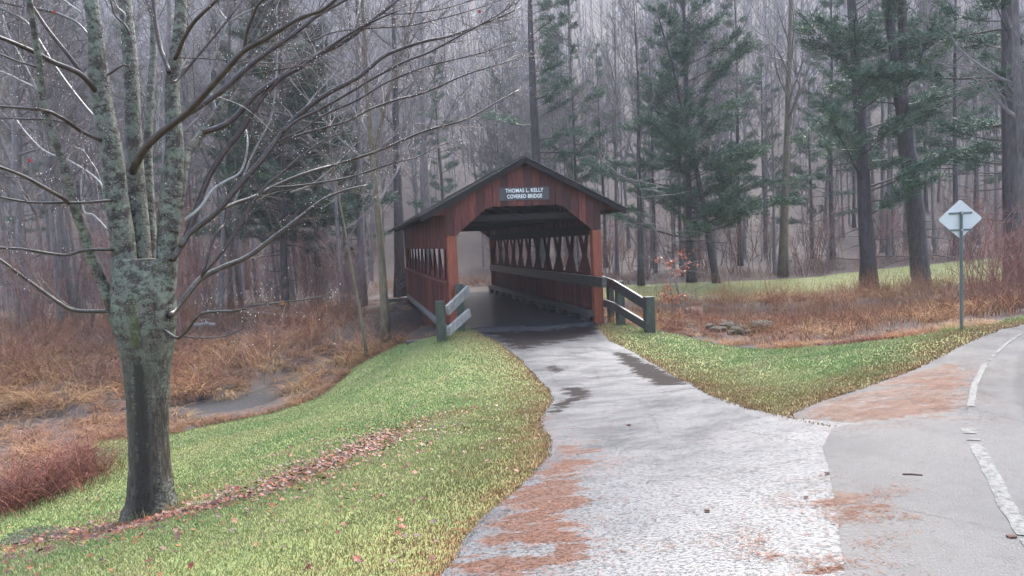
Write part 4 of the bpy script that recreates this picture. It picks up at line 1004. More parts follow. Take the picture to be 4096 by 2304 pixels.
for lab, grp, n_, f in [
    ("clump of thin bare saplings in the grey understorey left of the bridge", "sapling clumps under the woods on the left", 80, lambda: (lambda y: (y * R.uniform(-.85, -.17), y))(R.uniform(26, 52))),
    ("clump of thin mauve saplings at the wood edge beyond the meadow", "sapling clumps beyond the meadow", 70, lambda: (lambda y: (y * R.uniform(.06, .85), y))(R.uniform(42, 56))),
    ("clump of thin bare saplings behind the far end of the bridge", "sapling clumps behind the bridge", 10, lambda: (lambda y: (y * R.uniform(-.2, .03), y))(R.uniform(43, 58)))]:
    c_ = 0; tries = 0
    while c_ < n_ and tries < 3000:
        tries += 1; x, y = f()
        if not ok_spot(x, y): continue
        o = bpy.data.objects.new("sapling_clump", smesh[R.randrange(len(smesh))]); C.objects.link(o); sc = R.uniform(.7, 1.4); o.scale = (sc, sc, sc); o.rotation_euler = (0, 0, R.uniform(0, 6.28)); o.location = (x, y, gz(x, y))
        tag(o, ("tall " if sc > 1.15 else ("low " if sc < .9 else "")) + ("reddish" if smesh.index(o.data) % 2 else "grey") + f" clump of thin bare saplings {where_is(x, y)}", "saplings", "sapling clumps " + where_is(x, y)); c_ += 1
# reddish thicket right of the sign
for i in range(22):
    u = R.uniform(3890, 4300); d = R.uniform(13.5, 21); x, y = at(u, d)
    if seg_dist(np.array([x]), np.array([y]), CREEK)[0] < 1.6: continue
    o = bpy.data.objects.new("sapling_clump", smesh[R.randrange(5) * 2 + 1]); C.objects.link(o); sc = R.uniform(.38, .62); o.scale = (sc, sc, sc); o.rotation_euler = (0, 0, R.uniform(0, 6.28)); o.location = (x, y, gz(x, y))
    tag(o, "low reddish thicket of bare stems behind the road sign", "shrub", "reddish thicket clumps at the right edge")
# far wooded hillside
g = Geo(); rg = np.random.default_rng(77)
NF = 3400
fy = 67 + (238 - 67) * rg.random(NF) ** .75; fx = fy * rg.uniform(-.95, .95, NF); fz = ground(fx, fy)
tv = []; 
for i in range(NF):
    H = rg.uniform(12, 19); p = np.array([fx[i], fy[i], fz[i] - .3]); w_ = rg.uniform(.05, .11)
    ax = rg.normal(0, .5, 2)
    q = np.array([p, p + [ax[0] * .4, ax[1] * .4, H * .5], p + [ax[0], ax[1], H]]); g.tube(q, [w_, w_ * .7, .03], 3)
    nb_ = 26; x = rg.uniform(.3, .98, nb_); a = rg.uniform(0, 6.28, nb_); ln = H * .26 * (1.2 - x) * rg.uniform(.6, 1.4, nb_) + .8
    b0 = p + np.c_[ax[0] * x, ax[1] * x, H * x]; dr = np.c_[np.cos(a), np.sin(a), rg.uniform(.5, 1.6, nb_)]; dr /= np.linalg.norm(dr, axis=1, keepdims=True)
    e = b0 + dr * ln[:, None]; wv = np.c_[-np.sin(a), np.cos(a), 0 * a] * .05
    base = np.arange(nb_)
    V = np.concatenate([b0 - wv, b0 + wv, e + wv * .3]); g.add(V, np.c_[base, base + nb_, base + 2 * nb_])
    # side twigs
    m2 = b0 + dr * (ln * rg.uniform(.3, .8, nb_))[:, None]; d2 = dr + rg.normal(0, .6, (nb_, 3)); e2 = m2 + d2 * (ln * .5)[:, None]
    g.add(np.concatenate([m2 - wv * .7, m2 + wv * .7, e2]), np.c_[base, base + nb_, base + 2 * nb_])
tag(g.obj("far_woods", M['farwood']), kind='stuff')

# ------------------------------------------------------------------ pines
NCOL = np.array([(.055, .104, .064), (.070, .126, .074), (.092, .146, .076), (.043, .086, .058)])  # needle greens lightened, so part of the mist is painted into them
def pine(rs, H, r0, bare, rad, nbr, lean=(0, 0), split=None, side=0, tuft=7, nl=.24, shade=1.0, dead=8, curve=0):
    nbr = int(nbr * 1.25); tuft += 5; nl *= 1.12
    rg = np.random.default_rng(rs); gt, gl, gn = Geo(), Geo(), Geo()
    zz = np.linspace(0, 1, 14)
    def trunk(x0, xl, z0, z1, ra, rb, cv):
        t = np.linspace(0, 1, 14); P = np.c_[x0 + xl * t + cv * np.sin(t * np.pi) + np.cumsum(rg.normal(0, .03, 14)), np.cumsum(rg.normal(0, .03, 14)), z0 + (z1 - z0) * t]
        rr = ra + (rb - ra) * t; rr[0] *= 1.35 if z0 < 1 else 1; gt.tube(P, rr, 10, True); return P
    trunks = []
    if split:
        zs, dx1, dx2 = split
        P0 = trunk(0, lean[0] * zs, -.4, zs, r0, r0 * .85, 0)
        e = P0[-1]
        for dx in (dx1, dx2):
            P1 = trunk(e[0] + np.sign(dx) * r0 * .35, dx, zs - .3, H, r0 * .6, .04, 0); P1[:, 1] += e[1]; trunks.append(P1)
    else: trunks.append(trunk(0, lean[0] * H, -.4, H, r0, .04, curve))
    C_, D_, CI = [], [], []
    for P in trunks:
        z0 = bare; nb_ = nbr // len(trunks)
        for k_ in range(nb_):
            z = z0 + (H - z0) * ((k_ + rg.random()) / nb_) ** 1.0
            if z < P[0, 2]: continue
            p = np.array([np.interp(z, P[:, 2], P[:, 0]), np.interp(z, P[:, 2], P[:, 1]), z])
            f = (z - z0) / (H - z0); L = rad * (1.05 - f * .9) * rg.uniform(.45, 1.15); a = rg.uniform(0, 6.28)
            if side and rg.random() < .75: a = rg.normal(0 if side > 0 else math.pi, .7)
            d = np.array([math.cos(a), math.sin(a), rg.uniform(-.05, .3) + f * .4]); q = [p]
            for _ in range(6):
                d = d + rg.normal(0, .06, 3); d[2] += .03; d /= np.linalg.norm(d); q.append(q[-1] + d * L / 6)
            q = np.array(q); gl.tube(q, np.linspace(.045 * (1 - f * .5) * (L / rad + .3), .008, 7), 5)
            shadec = rg.uniform(.75, 1.2)
            ns = int(6 + L * 4)
            for _ in range(ns):
                x = rg.uniform(.28, 1); i = x * 6; b0 = np.array([np.interp(i, np.arange(7), q[:, j]) for j in range(3)])
                sd_ = np.cross(d, [0, 0, 1]); sd_ /= np.linalg.norm(sd_); dd = d * rg.uniform(.4, 1) + sd_ * rg.normal(0, .8) + np.array([0, 0, rg.normal(.05, .12)]); dd /= np.linalg.norm(dd)
                l2 = L * .28 * rg.uniform(.4, 1.2) * (1.25 - x * .6)
                gl.tube(np.array([b0, b0 + dd * l2 * .9]), [.009, .004], 3)
                nt__ = max(2, int(l2 * 6))
                for t_ in np.linspace(.3, 1, nt__):
                    C_.append(b0 + dd * l2 * t_); D_.append(dd); CI.append(shadec)
    for k_ in range(dead):                                       # dead lower branches
        P = trunks[0] if not split else P0
        z = rg.uniform(min(2.0, bare * .4), max(bare, 3)); z = min(z, P[-1, 2]); p = np.array([np.interp(z, P[:, 2], P[:, 0]), np.interp(z, P[:, 2], P[:, 1]), z]); a = rg.uniform(0, 6.28); d = np.array([math.cos(a), math.sin(a), rg.uniform(-.2, .15)]); L = rg.uniform(.6, 2.6); q = [p]
        for _ in range(4):
            d = d + rg.normal(0, .1, 3); d /= np.linalg.norm(d); q.append(q[-1] + d * L / 4)
        gl.tube(np.array(q), np.linspace(.03, .006, 5), 4)
    Ce, De, Ci = np.array(C_), np.array(D_), np.array(CI); nT = len(Ce)
    base = np.repeat(Ce, tuft, 0); dn = np.repeat(De, tuft, 0) * .8 + rg.normal(0, .55, (nT * tuft, 3)) + np.array([0, 0, .12]); dn /= np.linalg.norm(dn, axis=1, keepdims=True)
    ln = nl * rg.uniform(.6, 1.3, (nT * tuft, 1)); wv = np.cross(dn, rg.normal(0, 1, (nT * tuft, 3))); wv /= np.linalg.norm(wv, axis=1, keepdims=True); wv *= nl * .068
    base = base + rg.normal(0, .085, base.shape)
    V = np.concatenate([base - wv, base + wv, base + dn * ln]); m_ = nT * tuft; i = np.arange(m_)
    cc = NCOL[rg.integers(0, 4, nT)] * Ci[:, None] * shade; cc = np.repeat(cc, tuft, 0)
    gn.add(V, np.c_[i, i + m_, i + 2 * m_], None, np.concatenate([cc, cc, cc]))
    return gt, gl, gn
def place_pine(label, x, y, P3, rz=0, group=None):
    o = empty("pine_tree", (x, y, gz(x, y)), rz, label=label, cat="pine tree", group=group)
    P3[0].obj("trunk", M['pinebark'], o, True); tag(P3[1].obj("branches", M['pinebark'], o), kind='stuff'); tag(P3[2].obj("foliage", M['needle'], o), kind='stuff'); return o
def pine_at(label, u, d, wpx, H, bare, rad, nbr, top=None, **kw):
    x, y = at(u, d); ln = lean_to(x, d, u, 1000, *top) if top else (0, 0)
    return place_pine(label, x, y, pine(int(u + d), H, wpx / FPX * d / 2, bare, rad, nbr, ln, **kw))
pine_at("tall pine behind the bridge ridge with tufts only on its right side", 2160, 43, 52, 26, 6.5, 4.2, 30, (2120, 100), side=1, tuft=8)
pine_at("slim pine just right of the tall one behind the ridge", 2300, 47, 24, 24, 4, 3.2, 40, (2280, 100), tuft=8)
pine_at("broad dense pine with wide tiers right of the bridge", 2762, 41, 36, 21, 2.4, 6.4, 66, (2740, 200), tuft=9, shade=1.0)
pine_at("curved pine trunk leaning beside the broad dense pine", 2868, 40, 32, 16, 3.0, 3.6, 26, (2790, 640), curve=.3, tuft=8, shade=.85)
pine_at("dark straight pine trunk standing at the meadow edge", 3474, 30.6, 62, 24, 3.2, 4.6, 40, (3430, 300), tuft=8, dead=12)
pine_at("twin stemmed dark pine on the bank right of the meadow", 3690, 31, 72, 25, 3.0, 4.8, 44, (3660, 700), split=(7.6, -2.2, -.4), tuft=8, dead=12)
pine_at("big dark pine at the right edge behind the reddish thicket", 4060, 25, 70, 22, 4.2, 4.6, 34, (4040, 100), tuft=7, dead=16)
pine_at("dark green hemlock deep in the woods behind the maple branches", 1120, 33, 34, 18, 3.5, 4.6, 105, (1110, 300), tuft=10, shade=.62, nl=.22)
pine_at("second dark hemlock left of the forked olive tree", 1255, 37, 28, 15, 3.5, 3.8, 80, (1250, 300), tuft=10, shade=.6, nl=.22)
ppro = [pine(900 + i, 19 + 2 * i, .22, 3.5 + i, 4.0, 34, tuft=8, nl=.27) for i in range(4)]
pm = [(p[0].mesh("trunk", M['pinebark'], True), p[1].mesh("branches", M['pinebark']), p[2].mesh("foliage", M['needle'])) for p in ppro]
for lab, grp, spots in [
    ("misty green pine back in the woods", "pines in the mist on the right", [(2620, 52), (2960, 54), (3250, 57), (3330, 50), (3560, 52), (3820, 48), (3900, 60), (3060, 66), (3420, 70), (4200, 40), (2700, 70), (3700, 72)]),
    ("faint green pine in the mist", "pines in the mist behind the bridge", [(2010, 70), (2230, 66), (2420, 60), (2080, 84), (1780, 60)]),
    ("faint evergreen deep in the woods", "evergreens deep in the woods on the left", [(980, 55), (780, 62), (560, 58), (330, 62), (1380, 64), (100, 56)])]:
    for u, d in spots:
        x, y = at(u, d); o = empty("pine_tree", (x, y, gz(x, y)), R.uniform(0, 6.28), label=("nearer " if d < 58 else "farther ") + lab + " " + where_is(x, y), cat="pine tree", group=grp); sc = R.uniform(.75, 1.1); o.scale = (sc, sc, sc)
        for nm, me in zip(("trunk", "branches", "foliage"), R.choice(pm)):
            c_ = bpy.data.objects.new(nm, me); C.objects.link(c_); c_.parent = o
            if nm != "trunk": c_['kind'] = 'stuff'

# ------------------------------------------------------------------ dead brush, grass tufts, stump, stones, logs
def clump_proto(rs, n_, h, spread, wd, droop, seg=4, twig=0):
    """many thin arching stems as narrow three-sided blades: vertices, faces"""
    rg = np.random.default_rng(rs); g = Geo()
    for _ in range(n_):
        a = rg.uniform(0, 6.28); p = np.array([rg.normal(0, spread * .4), rg.normal(0, spread * .4), -.05]); d = np.array([math.cos(a) * rg.uniform(0, .5), math.sin(a) * rg.uniform(0, .5), 1.0]); L = h * rg.uniform(.5, 1.15); q = [p]
        for k_ in range(seg):
            d = d + np.array([math.cos(a), math.sin(a), 0]) * droop * .3 * rg.uniform(.3, 1.4) - np.array([0, 0, droop * .28 * k_ / seg]) + rg.normal(0, .07, 3); d /= np.linalg.norm(d); q.append(q[-1] + d * L / seg)
        q = np.array(q); w_ = np.cross(d, [0, 0, 1.0]) + rg.normal(0, .4, 3); w_ /= np.linalg.norm(w_); ws = np.linspace(wd, wd * .35, seg + 1)[:, None]
        V = np.r_[q - w_ * ws, q + w_ * ws]; i = np.arange(seg); m_ = seg + 1
        g.add(V, None, np.c_[i, i + 1, m_ + i + 1, m_ + i])
        for _k in range(twig):
            j = rg.integers(1, seg + 1); d2 = d + rg.normal(0, .7, 3); d2 /= np.linalg.norm(d2); e = q[j] + d2 * L * rg.uniform(.12, .3); u_ = rg.normal(0, 1, 3); u_ /= np.linalg.norm(u_)
            g.add([q[j] - u_ * wd * .6, q[j] + u_ * wd * .6, e], [(0, 1, 2)])
    V = np.concatenate(g.V); return V, (np.concatenate(g.T) if g.T else np.zeros((0, 3), int)), np.concatenate(g.Q)
def scatter(name, protos_, spots, cols, rg, jit=.25, smin=.7, smax=1.3):
    g = Geo()
    for (x, y), z in zip(spots, ground(np.array([s_[0] for s_ in spots]), np.array([s_[1] for s_ in spots]))):
        V, T_, Q_ = protos_[rg.integers(len(protos_))]; a = rg.uniform(0, 6.28); s_ = rg.uniform(smin, smax); ca, sa = math.cos(a), math.sin(a)
        W_ = np.c_[V[:, 0] * ca - V[:, 1] * sa, V[:, 0] * sa + V[:, 1] * ca, V[:, 2] * rg.uniform(.85, 1.15)] * s_ + [x, y, z]
        pq = (float(fbm(np.array([x * .45 + 3]), np.array([y * .45]), 3)[0]) - .22) / .45 + rg.normal(0, .16); c_ = np.array(cols[int(np.clip(pq, 0, .999) * len(cols))]) * rg.uniform(1 - jit, 1 + jit)
        g.add(W_, T_, Q_, c_)
    return tag(g.obj(name, M['plant']), kind='stuff')
tanp = [clump_proto(i, 46, .85, .5, .007, 1.5 + .3 * (i % 2), 5) for i in range(4)]
bramp = [clump_proto(20 + i, 26, 1.15, .8, .006, .75, 5, 4) for i in range(4)]
stalk = [clump_proto(40 + i, 16, 1.1, .6, .006, .15, 3, 5) for i in range(3)]
def in_creek(x, y): return seg_dist(np.array([x]), np.array([y]), CREEK)[0]
def lawn_d(x, y):
    X, Y = np.array([x]), np.array([y]); return min(sdf(X, Y, lawn_left)[0], sdf(X, Y, lawn_right)[0], sdf(X, Y, meadow)[0])
def pick(n_, f, cd=1.5, ld=.15, brg=True):
    out = []; tries = 0
    while len(out) < n_ and tries < n_ * 8:
        tries += 1; x, y = f()
        if in_creek(x, y) < cd or lawn_d(x, y) < ld or sdf(np.array([x]), np.array([y]), path_poly)[0] < .4: continue
        uu_ = 2048 + FPX * x / y
        if (2720 < uu_ < 2815 and y < 24.5 or 2850 < uu_ < 3080 and y < 20.5) and rg.random() < .6: continue
        if -8.4 < x < -6.0 and (16.9 if ld < 0 else 15.8) < y < 18.7: continue
        if brg and sdf(np.array([x]), np.array([y]), [bw(-3.0, -1), bw(2.7, -1), bw(2.7, L_ + 6), bw(-5.2, L_ + 6), bw(-5.0, 4)])[0] < 0: continue
        out.append((x, y))
    return out
RBR = [(.15, .05, .028), (.24, .088, .038), (.38, .24, .11), (.30, .14, .062), (.20, .078, .036), (.36, .22, .11)]
TAN = [(.20, .095, .045), (.27, .145, .06), (.22, .105, .05), (.31, .19, .085), (.16, .07, .038), (.25, .13, .06)]
RED = [(.20, .075, .05), (.16, .065, .05), (.24, .10, .06), (.13, .06, .05), (.26, .14, .10)]
BRN = [(.26, .13, .07), (.20, .10, .06), (.30, .17, .09), (.17, .09, .07)]
rg = np.random.default_rng(21)
U = lambda a, b_: rg.uniform(a, b_)
scatter("dry_grass", tanp, pick(900, lambda: (U(-20, -3.0), U(16.5, 26)), .72), TAN, rg, .35, .5, 1.1)
scatter("red_brush", bramp, pick(620, lambda: (lambda y: (y * U(-.95, -.13), y))(U(20, 36)), 1.3), RED[:3] + TAN[2:3] + BRN + RED[3:], rg, .3, .7, 1.35)
scatter("dry_grass", tanp, pick(260, lambda: (U(-17, -7.5), U(11, 17)), .7, .1), BRN + TAN + RED[:2], rg, .25, .35, .8)
scatter("dry_grass", tanp, pick(320, lambda: (U(-1, 16), U(15.5, 30)), .8), RBR, rg, .3, .5, 1.0)
scatter("red_brush", bramp, pick(430, lambda: (U(2.6, 20), U(13, 30)), .8), RBR[:5], rg, .35, .45, .85)
scatter("dead_stalks", stalk, pick(170, lambda: (U(3, 18), U(16, 31)), 1.3), BRN + TAN[:2], rg, .3, .7, 1.15)
scatter("red_brush", bramp, pick(70, lambda: (U(-7.4, -4.6), U(8.6, 13.0)), .5, -.35), [(.17, .06, .04), (.13, .05, .04), (.20, .09, .05)], rg, .25, .5, .85)
scatter("dry_grass", tanp, pick(230, lambda: (lambda i: (lambda t_, o_: (lawn_l[i][0] * t_ + lawn_l[i + 1][0] * (1 - t_) + o_ * .3, lawn_l[i][1] * t_ + lawn_l[i + 1][1] * (1 - t_) + o_))(U(0, 1), U(-.15, 1.3)))(rg.integers(1, 11)), .7, -.3), TAN + BRN, rg, .25, .22, .55)
scatter("dry_grass", tanp, pick(260, lambda: (lambda i: (lambda t_, o_: (lawn_r[i][0] * t_ + lawn_r[i + 1][0] * (1 - t_) + o_ * .2, lawn_r[i][1] * t_ + lawn_r[i + 1][1] * (1 - t_) + o_))(U(0, 1), U(-.05, 1.6)))(rg.integers(1, 12)), .5, -.2), RBR, rg, .3, .2, .42)
low_ = [(x, y) for x, y in [(U(3.5, 9.5), U(18.5, 29)) for _ in range(420)] if in_creek(x, y) > .7 and lawn_d(x, y) > .1]
scatter("dry_grass", tanp, low_, RBR, rg, .3, .16, .38)
scatter("dry_grass", tanp, [bw(U(-5.4, -2.75), U(.8, 19)) for _ in range(170)], BRN + RBR[:3], rg, .3, .16, .42)
scatter("red_brush", bramp, [(y * U(-.22, .03), y) for y in rg.uniform(42.5, 50, 90)], BRN + TAN[:3], rg, .3, .6, 1.1)
# low ground cover along the wood edge: leaf litter shrubs
scatter("red_brush", bramp, pick(260, lambda: (lambda y: (y * U(.02, .9), y))(U(41, 48)), 1), [(.16, .09, .07), (.20, .11, .08), (.13, .08, .07)], rg, .3, .6, 1.1)
# straw tuft standing out on the right bank
for (u, d, h, lab) in ((3420, 21.5, 1.5, "tall straw coloured grass tuft in the brush below the straight dark pine"), (3640, 20.5, 1.25, "second straw coloured grass tuft below the twin stemmed pine")):
    x, y = at(u, d); V, T_, Q_ = clump_proto(int(u), 120, h, .55, .009, .6); g = Geo(); g.add(V, T_, Q_, (.55, .36, .17)); o = g.obj("grass_tuft", M['plant']); o.location = (x, y, gz(x, y)); tag(o, lab, "grass tuft")
# young beech with its orange leaves
x, y = hit(2680, 1300); x, y = at(2680, 22.5); bz = gz(x, y); o = empty("beech_sapling", (x, y, bz), label="young beech keeping its orange leaves behind the mossy guard rail post", cat="sapling")
gs, gf = Geo(), Geo(); rg = np.random.default_rng(31)
st_ = np.array([(0, 0, -.1), (.03, 0, .6), (-.02, .05, 1.2), (.05, 0, 1.9), (.02, 0, 2.3)]); gs.tube(st_, [.03, .026, .02, .014, .006], 5)
cen = []
for k_ in range(16):
    z = U(.5, 2.2); a = U(0, 6.28); d = np.array([math.cos(a), math.sin(a), .35]); L = U(.3, .85); q = np.array([[0, 0, z], d * L * .5 + [0, 0, z], d * L + [0, 0, z + .05]]); gs.tube(q, [.01, .007, .003], 3)
    for _ in range(14): cen.append(q[1] + (q[2] - q[1]) * U(-.4, 1.1) + rg.normal(0, .07, 3))
for c_ in cen:
    lv, lf = leaf_shape(rg); A_ = rg.normal(0, 1, (3, 3)); Q__, _ = np.linalg.qr(A_); gf.add(lv * [.06, .035, .05] @ Q__.T + c_, lf, None, np.array([(.50, .16, .06), (.42, .13, .06), (.36, .15, .09)])[rg.integers(3)] * U(.8, 1.2))
gs.obj("stem", M['bark'], o); gf.obj("foliage", M['leaf'], o)
# old stump
x, y = at(2768, 24.2); g = Geo(); a = np.linspace(0, 2 * np.pi, 15)[:-1]; rr_ = .36 * (1 + .18 * np.sin(a * 3) + rg.normal(0, .05, 14)); rows_ = []
for z, k_ in ((-.5, 1.5), (.1, 1.2), (.5, 1.0), (.95, .95)): rows_.append(np.c_[rr_ * k_ * np.cos(a), rr_ * k_ * np.sin(a), z + (0 if z < .9 else 1) * rg.normal(0, .06, 14)])
rows_.append(np.c_[rr_ * .55 * np.cos(a), rr_ * .55 * np.sin(a), np.full(14, .78)])
V = np.concatenate(rows_ + [np.array([[0, 0, .72]])]); q = [(r_ * 14 + i, r_ * 14 + (i + 1) % 14, (r_ + 1) * 14 + (i + 1) % 14, (r_ + 1) * 14 + i) for r_ in range(4) for i in range(14)]; t_ = [(56 + i, 56 + (i + 1) % 14, 70) for i in range(14)]
g.add(V, t_, q); o = g.obj("tree_stump", M['stump'], None, True); o.location = (x, y, gz(x, y)); tag(o, "rotting red brown tree stump in the brush right of the guard rail", "stump")
# stones along the creek
def stone_mesh(rs):
    rg_ = np.random.default_rng(rs); import bmesh
    bm = bmesh.new(); bmesh.ops.create_icosphere(bm, subdivisions=2, radius=1); me = bpy.data.meshes.new("stone")
    for v in bm.verts:
        n_ = .75 + .5 * float(fbm(np.array([v.co.x * 1.2 + rs]), np.array([v.co.y * 1.2 + v.co.z * 1.7]))[0]); v.co *= n_
        for ax_ in range(3): v.co[ax_] = max(-.72, min(.72, v.co[ax_]))
        v.co.z *= .7
    bm.to_mesh(me); bm.free(); me.materials.append(M['stone']); return me
sm = [stone_mesh(i) for i in range(4)]
for i, (u, v, d, s_, lab) in enumerate([(2905, 1338, 20.3, .27, "largest pale grey stone on the creek bank right of the bridge"), (3040, 1345, 19.6, .36, "big mossy boulder in the brush at the bottom of the right lawn"), (2860, 1345, 19.9, .22, None), (2880, 1345, 20.0, .18, None), (2940, 1358, 19.5, .24, None), (2965, 1352, 19.9, .2, None), (2920, 1362, 19.3, .16, None), (2985, 1365, 19.0, .2, None), (2830, 1335, 20.5, .2, None), (3560, 1338, 14.6, .13, "lone dark stone in the brush left of the sign post")]):
    x, y = at(u, d); o = bpy.data.objects.new("stone", sm[i % 4]); C.objects.link(o); o.scale = (s_ * R.uniform(.9, 1.5), s_, s_ * R.uniform(.8, 1.1)); o.rotation_euler = (R.uniform(-.2, .2), 0, R.uniform(0, 6)); o.location = (x, y, gz(x, y) + s_ * .3)
    tag(o, lab or "small grey stone among others below the lawn right of the bridge", "stone", None if lab else "small stones on the creek bank")
for i in range(26):
    k_ = R.randrange(1, 4); t_ = R.random(); (ax_, ay), (bx_, by_) = CREEK[k_], CREEK[k_ + 1]; sgn = R.choice([-1, 1]); x = ax_ + (bx_ - ax_) * t_ + R.uniform(-.3, .3); y = ay + (by_ - ay) * t_ + sgn * R.uniform(1.0, 1.9); s_ = R.uniform(.08, .2)
    o = bpy.data.objects.new("stone", sm[i % 4]); C.objects.link(o); o.scale = (s_ * 1.3, s_, s_ * .8); o.rotation_euler = (0, 0, R.uniform(0, 6)); o.location = (x, y, gz(x, y) + .02)
    tag(o, "small wet stone at the edge of the creek left of the bridge", "stone", "stones along the left creek")
for (u0, v0, u1, v1, d, lab) in ((775, 1302, 860, 1298, 27.5, "lower pale fallen log in the brown brush"), (815, 1252, 905, 1245, 31, "upper pale fallen log in the brown brush")):
    a, b_ = unproj(u0, v0, d), unproj(u1, v1, d); za = max(gz(a[0], a[1]), a[2] - .4); g = Geo(); P_ = np.linspace(a, b_, 6) + rng.normal(0, .02, (6, 3)); P_[:, 2] = np.maximum(P_[:, 2], ground(P_[:, 0], P_[:, 1]) + .08)
    c0 = P_.mean(0); g.tube(P_ - c0, np.linspace(.10, .07, 6), 8, True); o = g.obj("fallen_log", M['paletwig'], None, True); o.location = c0; tag(o, lab, "log")

# ------------------------------------------------------------------ lawn blades, leaves, needles
def blades(name, pg, n_, hfun, colf, rg, wfun, extra=None):
    pa = np.array(pg); x0, y0 = pa.min(0); x1, y1 = pa.max(0); out = []
    X = []; 
    while len(X) < n_:
        x = rg.uniform(x0, x1, n_); y = rg.uniform(max(y0, 2.3), y1, n_)
        k_ = (sdf(x, y, pg) < .03) & (rg.random(n_) < np.clip((6.5 / np.hypot(x, y)) ** 1.6, .05, 1)) & (np.abs(x) < y * .85 + 2.6)
        X += list(np.c_[x[k_], y[k_]])
    P = np.array(X[:n_]); d = np.hypot(P[:, 0], P[:, 1]); z = ground(P[:, 0], P[:, 1]) - .004
    h = hfun(P, d) * rg.uniform(.5, 1.4, n_); wd = wfun(d); a = rg.uniform(0, 6.28, n_); ca, sa = np.cos(a), np.sin(a); le = rg.uniform(.1, .9, n_) * h; b_ = rg.uniform(0, 6.28, n_)
    B = np.c_[P, z]; wv = np.c_[ca * wd, sa * wd, 0 * wd]; m1 = B + np.c_[np.cos(b_) * le * .35, np.sin(b_) * le * .35, h * .6]; tp = B + np.c_[np.cos(b_) * le, np.sin(b_) * le, h]
    V = np.concatenate([B - wv, B + wv, m1 + wv * .7, m1 - wv * .7, tp]); i = np.arange(n_)
    c_ = colf(P, d, rg, n_); g = Geo(); g.add(V, np.c_[3 * n_ + i, 2 * n_ + i, 4 * n_ + i], np.c_[i, i + n_, i + 2 * n_, i + 3 * n_], np.concatenate([c_] * 5))
    return tag(g.obj(name, M['grass']), kind='stuff')
def grass_cols(P, d, rg, n_):
    f = fbm(P[:, 0] * .55 + 5, P[:, 1] * .55)[:, None]; f2 = fbm(P[:, 0] * 2.4, P[:, 1] * 2.4 + 9)[:, None]
    gr, ye, tn = np.array([.165, .25, .085]), np.array([.285, .30, .125]), np.array([.34, .28, .15])
    c_ = gr + (ye - gr) * np.clip((f - .3) * 3.2, 0, 1); c_ = c_ + (tn - c_) * np.clip((f2 - .5) * 2.5, 0, .8)
    pd = np.minimum(np.minimum(seg_dist(P[:, 0], P[:, 1], pl), seg_dist(P[:, 0], P[:, 1], prr)), seg_dist(P[:, 0], P[:, 1], sh_t))
    e = np.clip(1 - pd / 1.5, 0, 1)[:, None] * .95 + np.clip(1 - seg_dist(P[:, 0], P[:, 1], LEAFLINE) / .5, 0, 1)[:, None] * .5
    c_ = c_ + (np.array([.24, .14, .06]) - c_) * np.clip(e * (.4 + f2 * 1.2), 0, 1)
    r_ = rg.random((n_, 1)); c_ = np.where(r_ < .05, np.array([.30, .26, .14]), c_)
    return c_ * rg.uniform(.88, 1.13, (n_, 1))
hf = lambda P, d: (.018 + .018 * fbm(P[:, 0] * 1.5, P[:, 1] * 1.5)) * (1 + d * .02)
wf = lambda d: .0013 + d * .00042
blades("lawn_grass", lawn_left, 260000, hf, grass_cols, rg, wf)
blades("lawn_grass", lawn_right, 60000, hf, grass_cols, rg, lambda d: .003 + d * .0005)
# longer tufts at posts, trunk and the creek edge
tuft_sp = [(hl1, .35), (hl2, .3), (hr1, .45), (hr2, .3), ((mt_x, mt_y), .4), ((sx_, sy_), .25)]
tp_ = [clump_proto(60 + i, 30, .22, .16, .004, .5) for i in range(3)]
sp_l = []
for (x, y), r_ in tuft_sp:
    for _ in range(12):
        a = U(0, 6.28); sp_l.append((x + math.cos(a) * r_ * U(.5, 1), y + math.sin(a) * r_ * U(.5, 1)))
g_ = scatter("grass_tufts", tp_, sp_l, [(.09, .17, .03), (.14, .19, .04), (.24, .20, .08)], rg, .3, .5, 1.0); g_.data.materials[0] = M['grass']
# fallen leaves
LC = np.array([(.17, .030, .016), (.13, .028, .020), (.22, .05, .018), (.09, .04, .035), (.15, .07, .055), (.24, .09, .025), (.06, .025, .02)]) * 0.8
def leaves(name, pts, rg, smin, smax, cols):
    g = Geo()
    z = ground(pts[:, 0], pts[:, 1])
    for (x, y), zz_ in zip(pts, z):
        lv, lf = leaf_shape(rg); s_ = rg.uniform(smin, smax); a = rg.uniform(0, 6.28); tl = rg.normal(0, .3, 2)
        v_ = lv * s_; v_ = np.c_[v_[:, 0] * math.cos(a) - v_[:, 1] * math.sin(a), v_[:, 0] * math.sin(a) + v_[:, 1] * math.cos(a), v_[:, 2]]
        v_[:, 2] += v_[:, 0] * tl[0] + v_[:, 1] * tl[1]; v_ += [x, y, zz_ + rg.uniform(.018, .045)]
        g.add(v_, lf, None, cols[rg.integers(len(cols))] * rg.uniform(.7, 1.25))
    return tag(g.obj(name, M['leaf']), kind='stuff')
ll = np.array(LEAFLINE); s = np.r_[0, np.cumsum(np.hypot(*np.diff(ll, axis=0).T))]
def along(n_, sd_, lo=0, hi=1):
    t_ = rg.uniform(lo, hi, n_) * s[-1]; x = np.interp(t_, s, ll[:, 0]); y = np.interp(t_, s, ll[:, 1]); return np.c_[x + rg.normal(0, sd_, n_), y + rg.normal(0, sd_, n_)]
lp = np.concatenate([along(1000, .24, .25, .60), along(450, .14, .62, 1), along(900, .45, .15, 1), along(800, .8, .1, 1), along(350, 1.1), np.c_[rg.uniform(-5.5, 0, 420), rg.uniform(3.6, 8, 420)]])
k_ = sdf(lp[:, 0], lp[:, 1], lawn_left) < -.05
leaves("fallen_leaves", lp[k_], rg, .013, .031, LC)
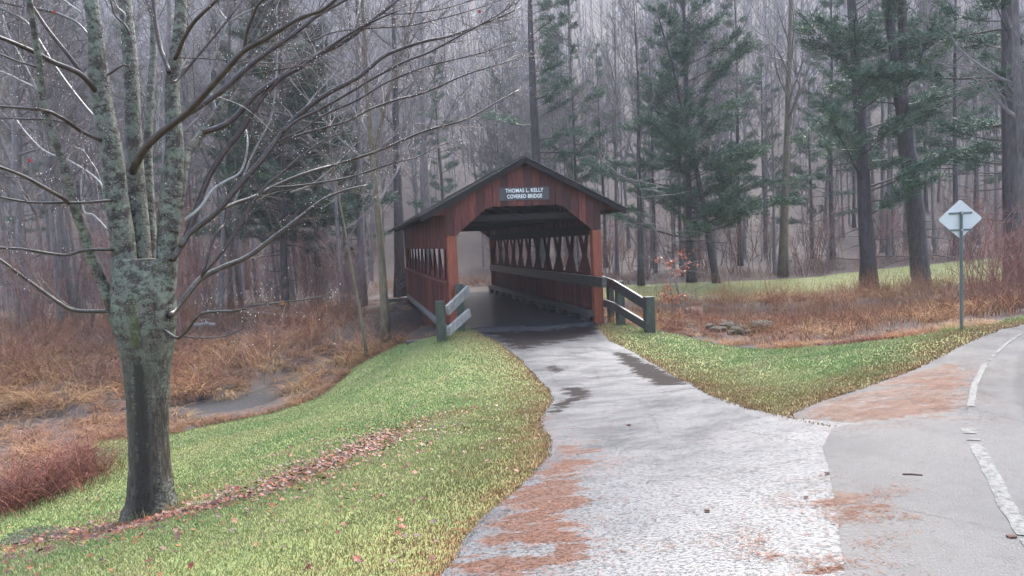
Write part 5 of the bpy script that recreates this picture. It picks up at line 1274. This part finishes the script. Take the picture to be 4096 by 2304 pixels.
# needle litter on the paving and its edges
def needles(name, pgs, n_, rg, zo):
    P = []
    for pg, m_ in pgs:
        pa = np.array(pg); x = rg.uniform(pa[:, 0].min() - .4, pa[:, 0].max() + .4, m_ * 5); y = rg.uniform(max(2.5, pa[:, 1].min() - .4), pa[:, 1].max() + .4, m_ * 5); k_ = rg.random(len(x)) < np.clip(.55 - sdf(x, y, pg) / .7, 0, 1) * np.clip((fbm(x * 2.5, y * 5.5) - .36) * 5, .04, 1); P.append(np.c_[x[k_], y[k_]][:m_])
    P = np.concatenate(P); n_ = len(P); z = ground(P[:, 0], P[:, 1]) + zo; a = rg.uniform(0, 6.28, n_); L = rg.uniform(.03, .07, n_); B = np.c_[P, z]; d = np.c_[np.cos(a) * L, np.sin(a) * L, rg.uniform(-.002, .012, n_)]; w_ = np.c_[-np.sin(a), np.cos(a), 0 * a] * .0019
    i = np.arange(n_); c_ = np.array([(.17, .062, .028), (.12, .045, .024), (.22, .10, .055)])[rg.integers(0, 3, n_)] * rg.uniform(.7, 1.2, (n_, 1))
    g = Geo(); g.add(np.concatenate([B - w_, B + w_, B + d]), np.c_[i, i + n_, i + 2 * n_], None, np.concatenate([c_] * 3)); return tag(g.obj(name, M['plant']), kind='stuff')
needles("pine_needle_litter", [(LIT1, 3800), (LIT2, 2600), (LIT3, 700), (LIT4, 400), (SHL, 6000), (path_poly, 2500)], 0, rg, .022)
# clods and twigs lying on the path
for (u, v, s_, lab) in ((2515, 1708, .035, "dark clod lying alone in the middle of the pale path"), (3308, 1910, .022, "small black clod at the paving seam"), (2828, 2062, .022, "small dark clod left of the orange needle patch"), (3225, 2007, .018, "tiny dark clod inside the orange needle patch"), (4045, 2178, .03, "dark scrap on the road inside the white edge line")):
    x, y = hit(u, v); o = bpy.data.objects.new("clod", sm[R.randrange(4)]); C.objects.link(o); o.data = sm[1].copy(); o.data.materials[0] = M['stump']; s_ *= .7; o.scale = (s_ * 1.5, s_, s_ * .6); o.location = (x, y, gz(x, y) + .02 + s_ * .2); tag(o, lab, "clod")
x0, y0 = hit(3610, 1912); x1, y1 = hit(3690, 1916); g = Geo(); c0 = np.array([(x0 + x1) / 2, (y0 + y1) / 2, gz(x0, y0) + .025])
g.tube(np.array([(x0, y0, gz(x0, y0) + .025), ((x0 + x1) / 2, (y0 + y1) / 2 + .01, gz(x0, y0) + .027), (x1, y1, gz(x1, y1) + .025)]) - c0, [.006, .007, .004], 5, True); o = g.obj("stick", M['stump']); o.location = c0; tag(o, "thin dark stick lying on the grey paving", "stick")
x, y = hit(675, 2035); lv, lf = leaf_shape(rng);
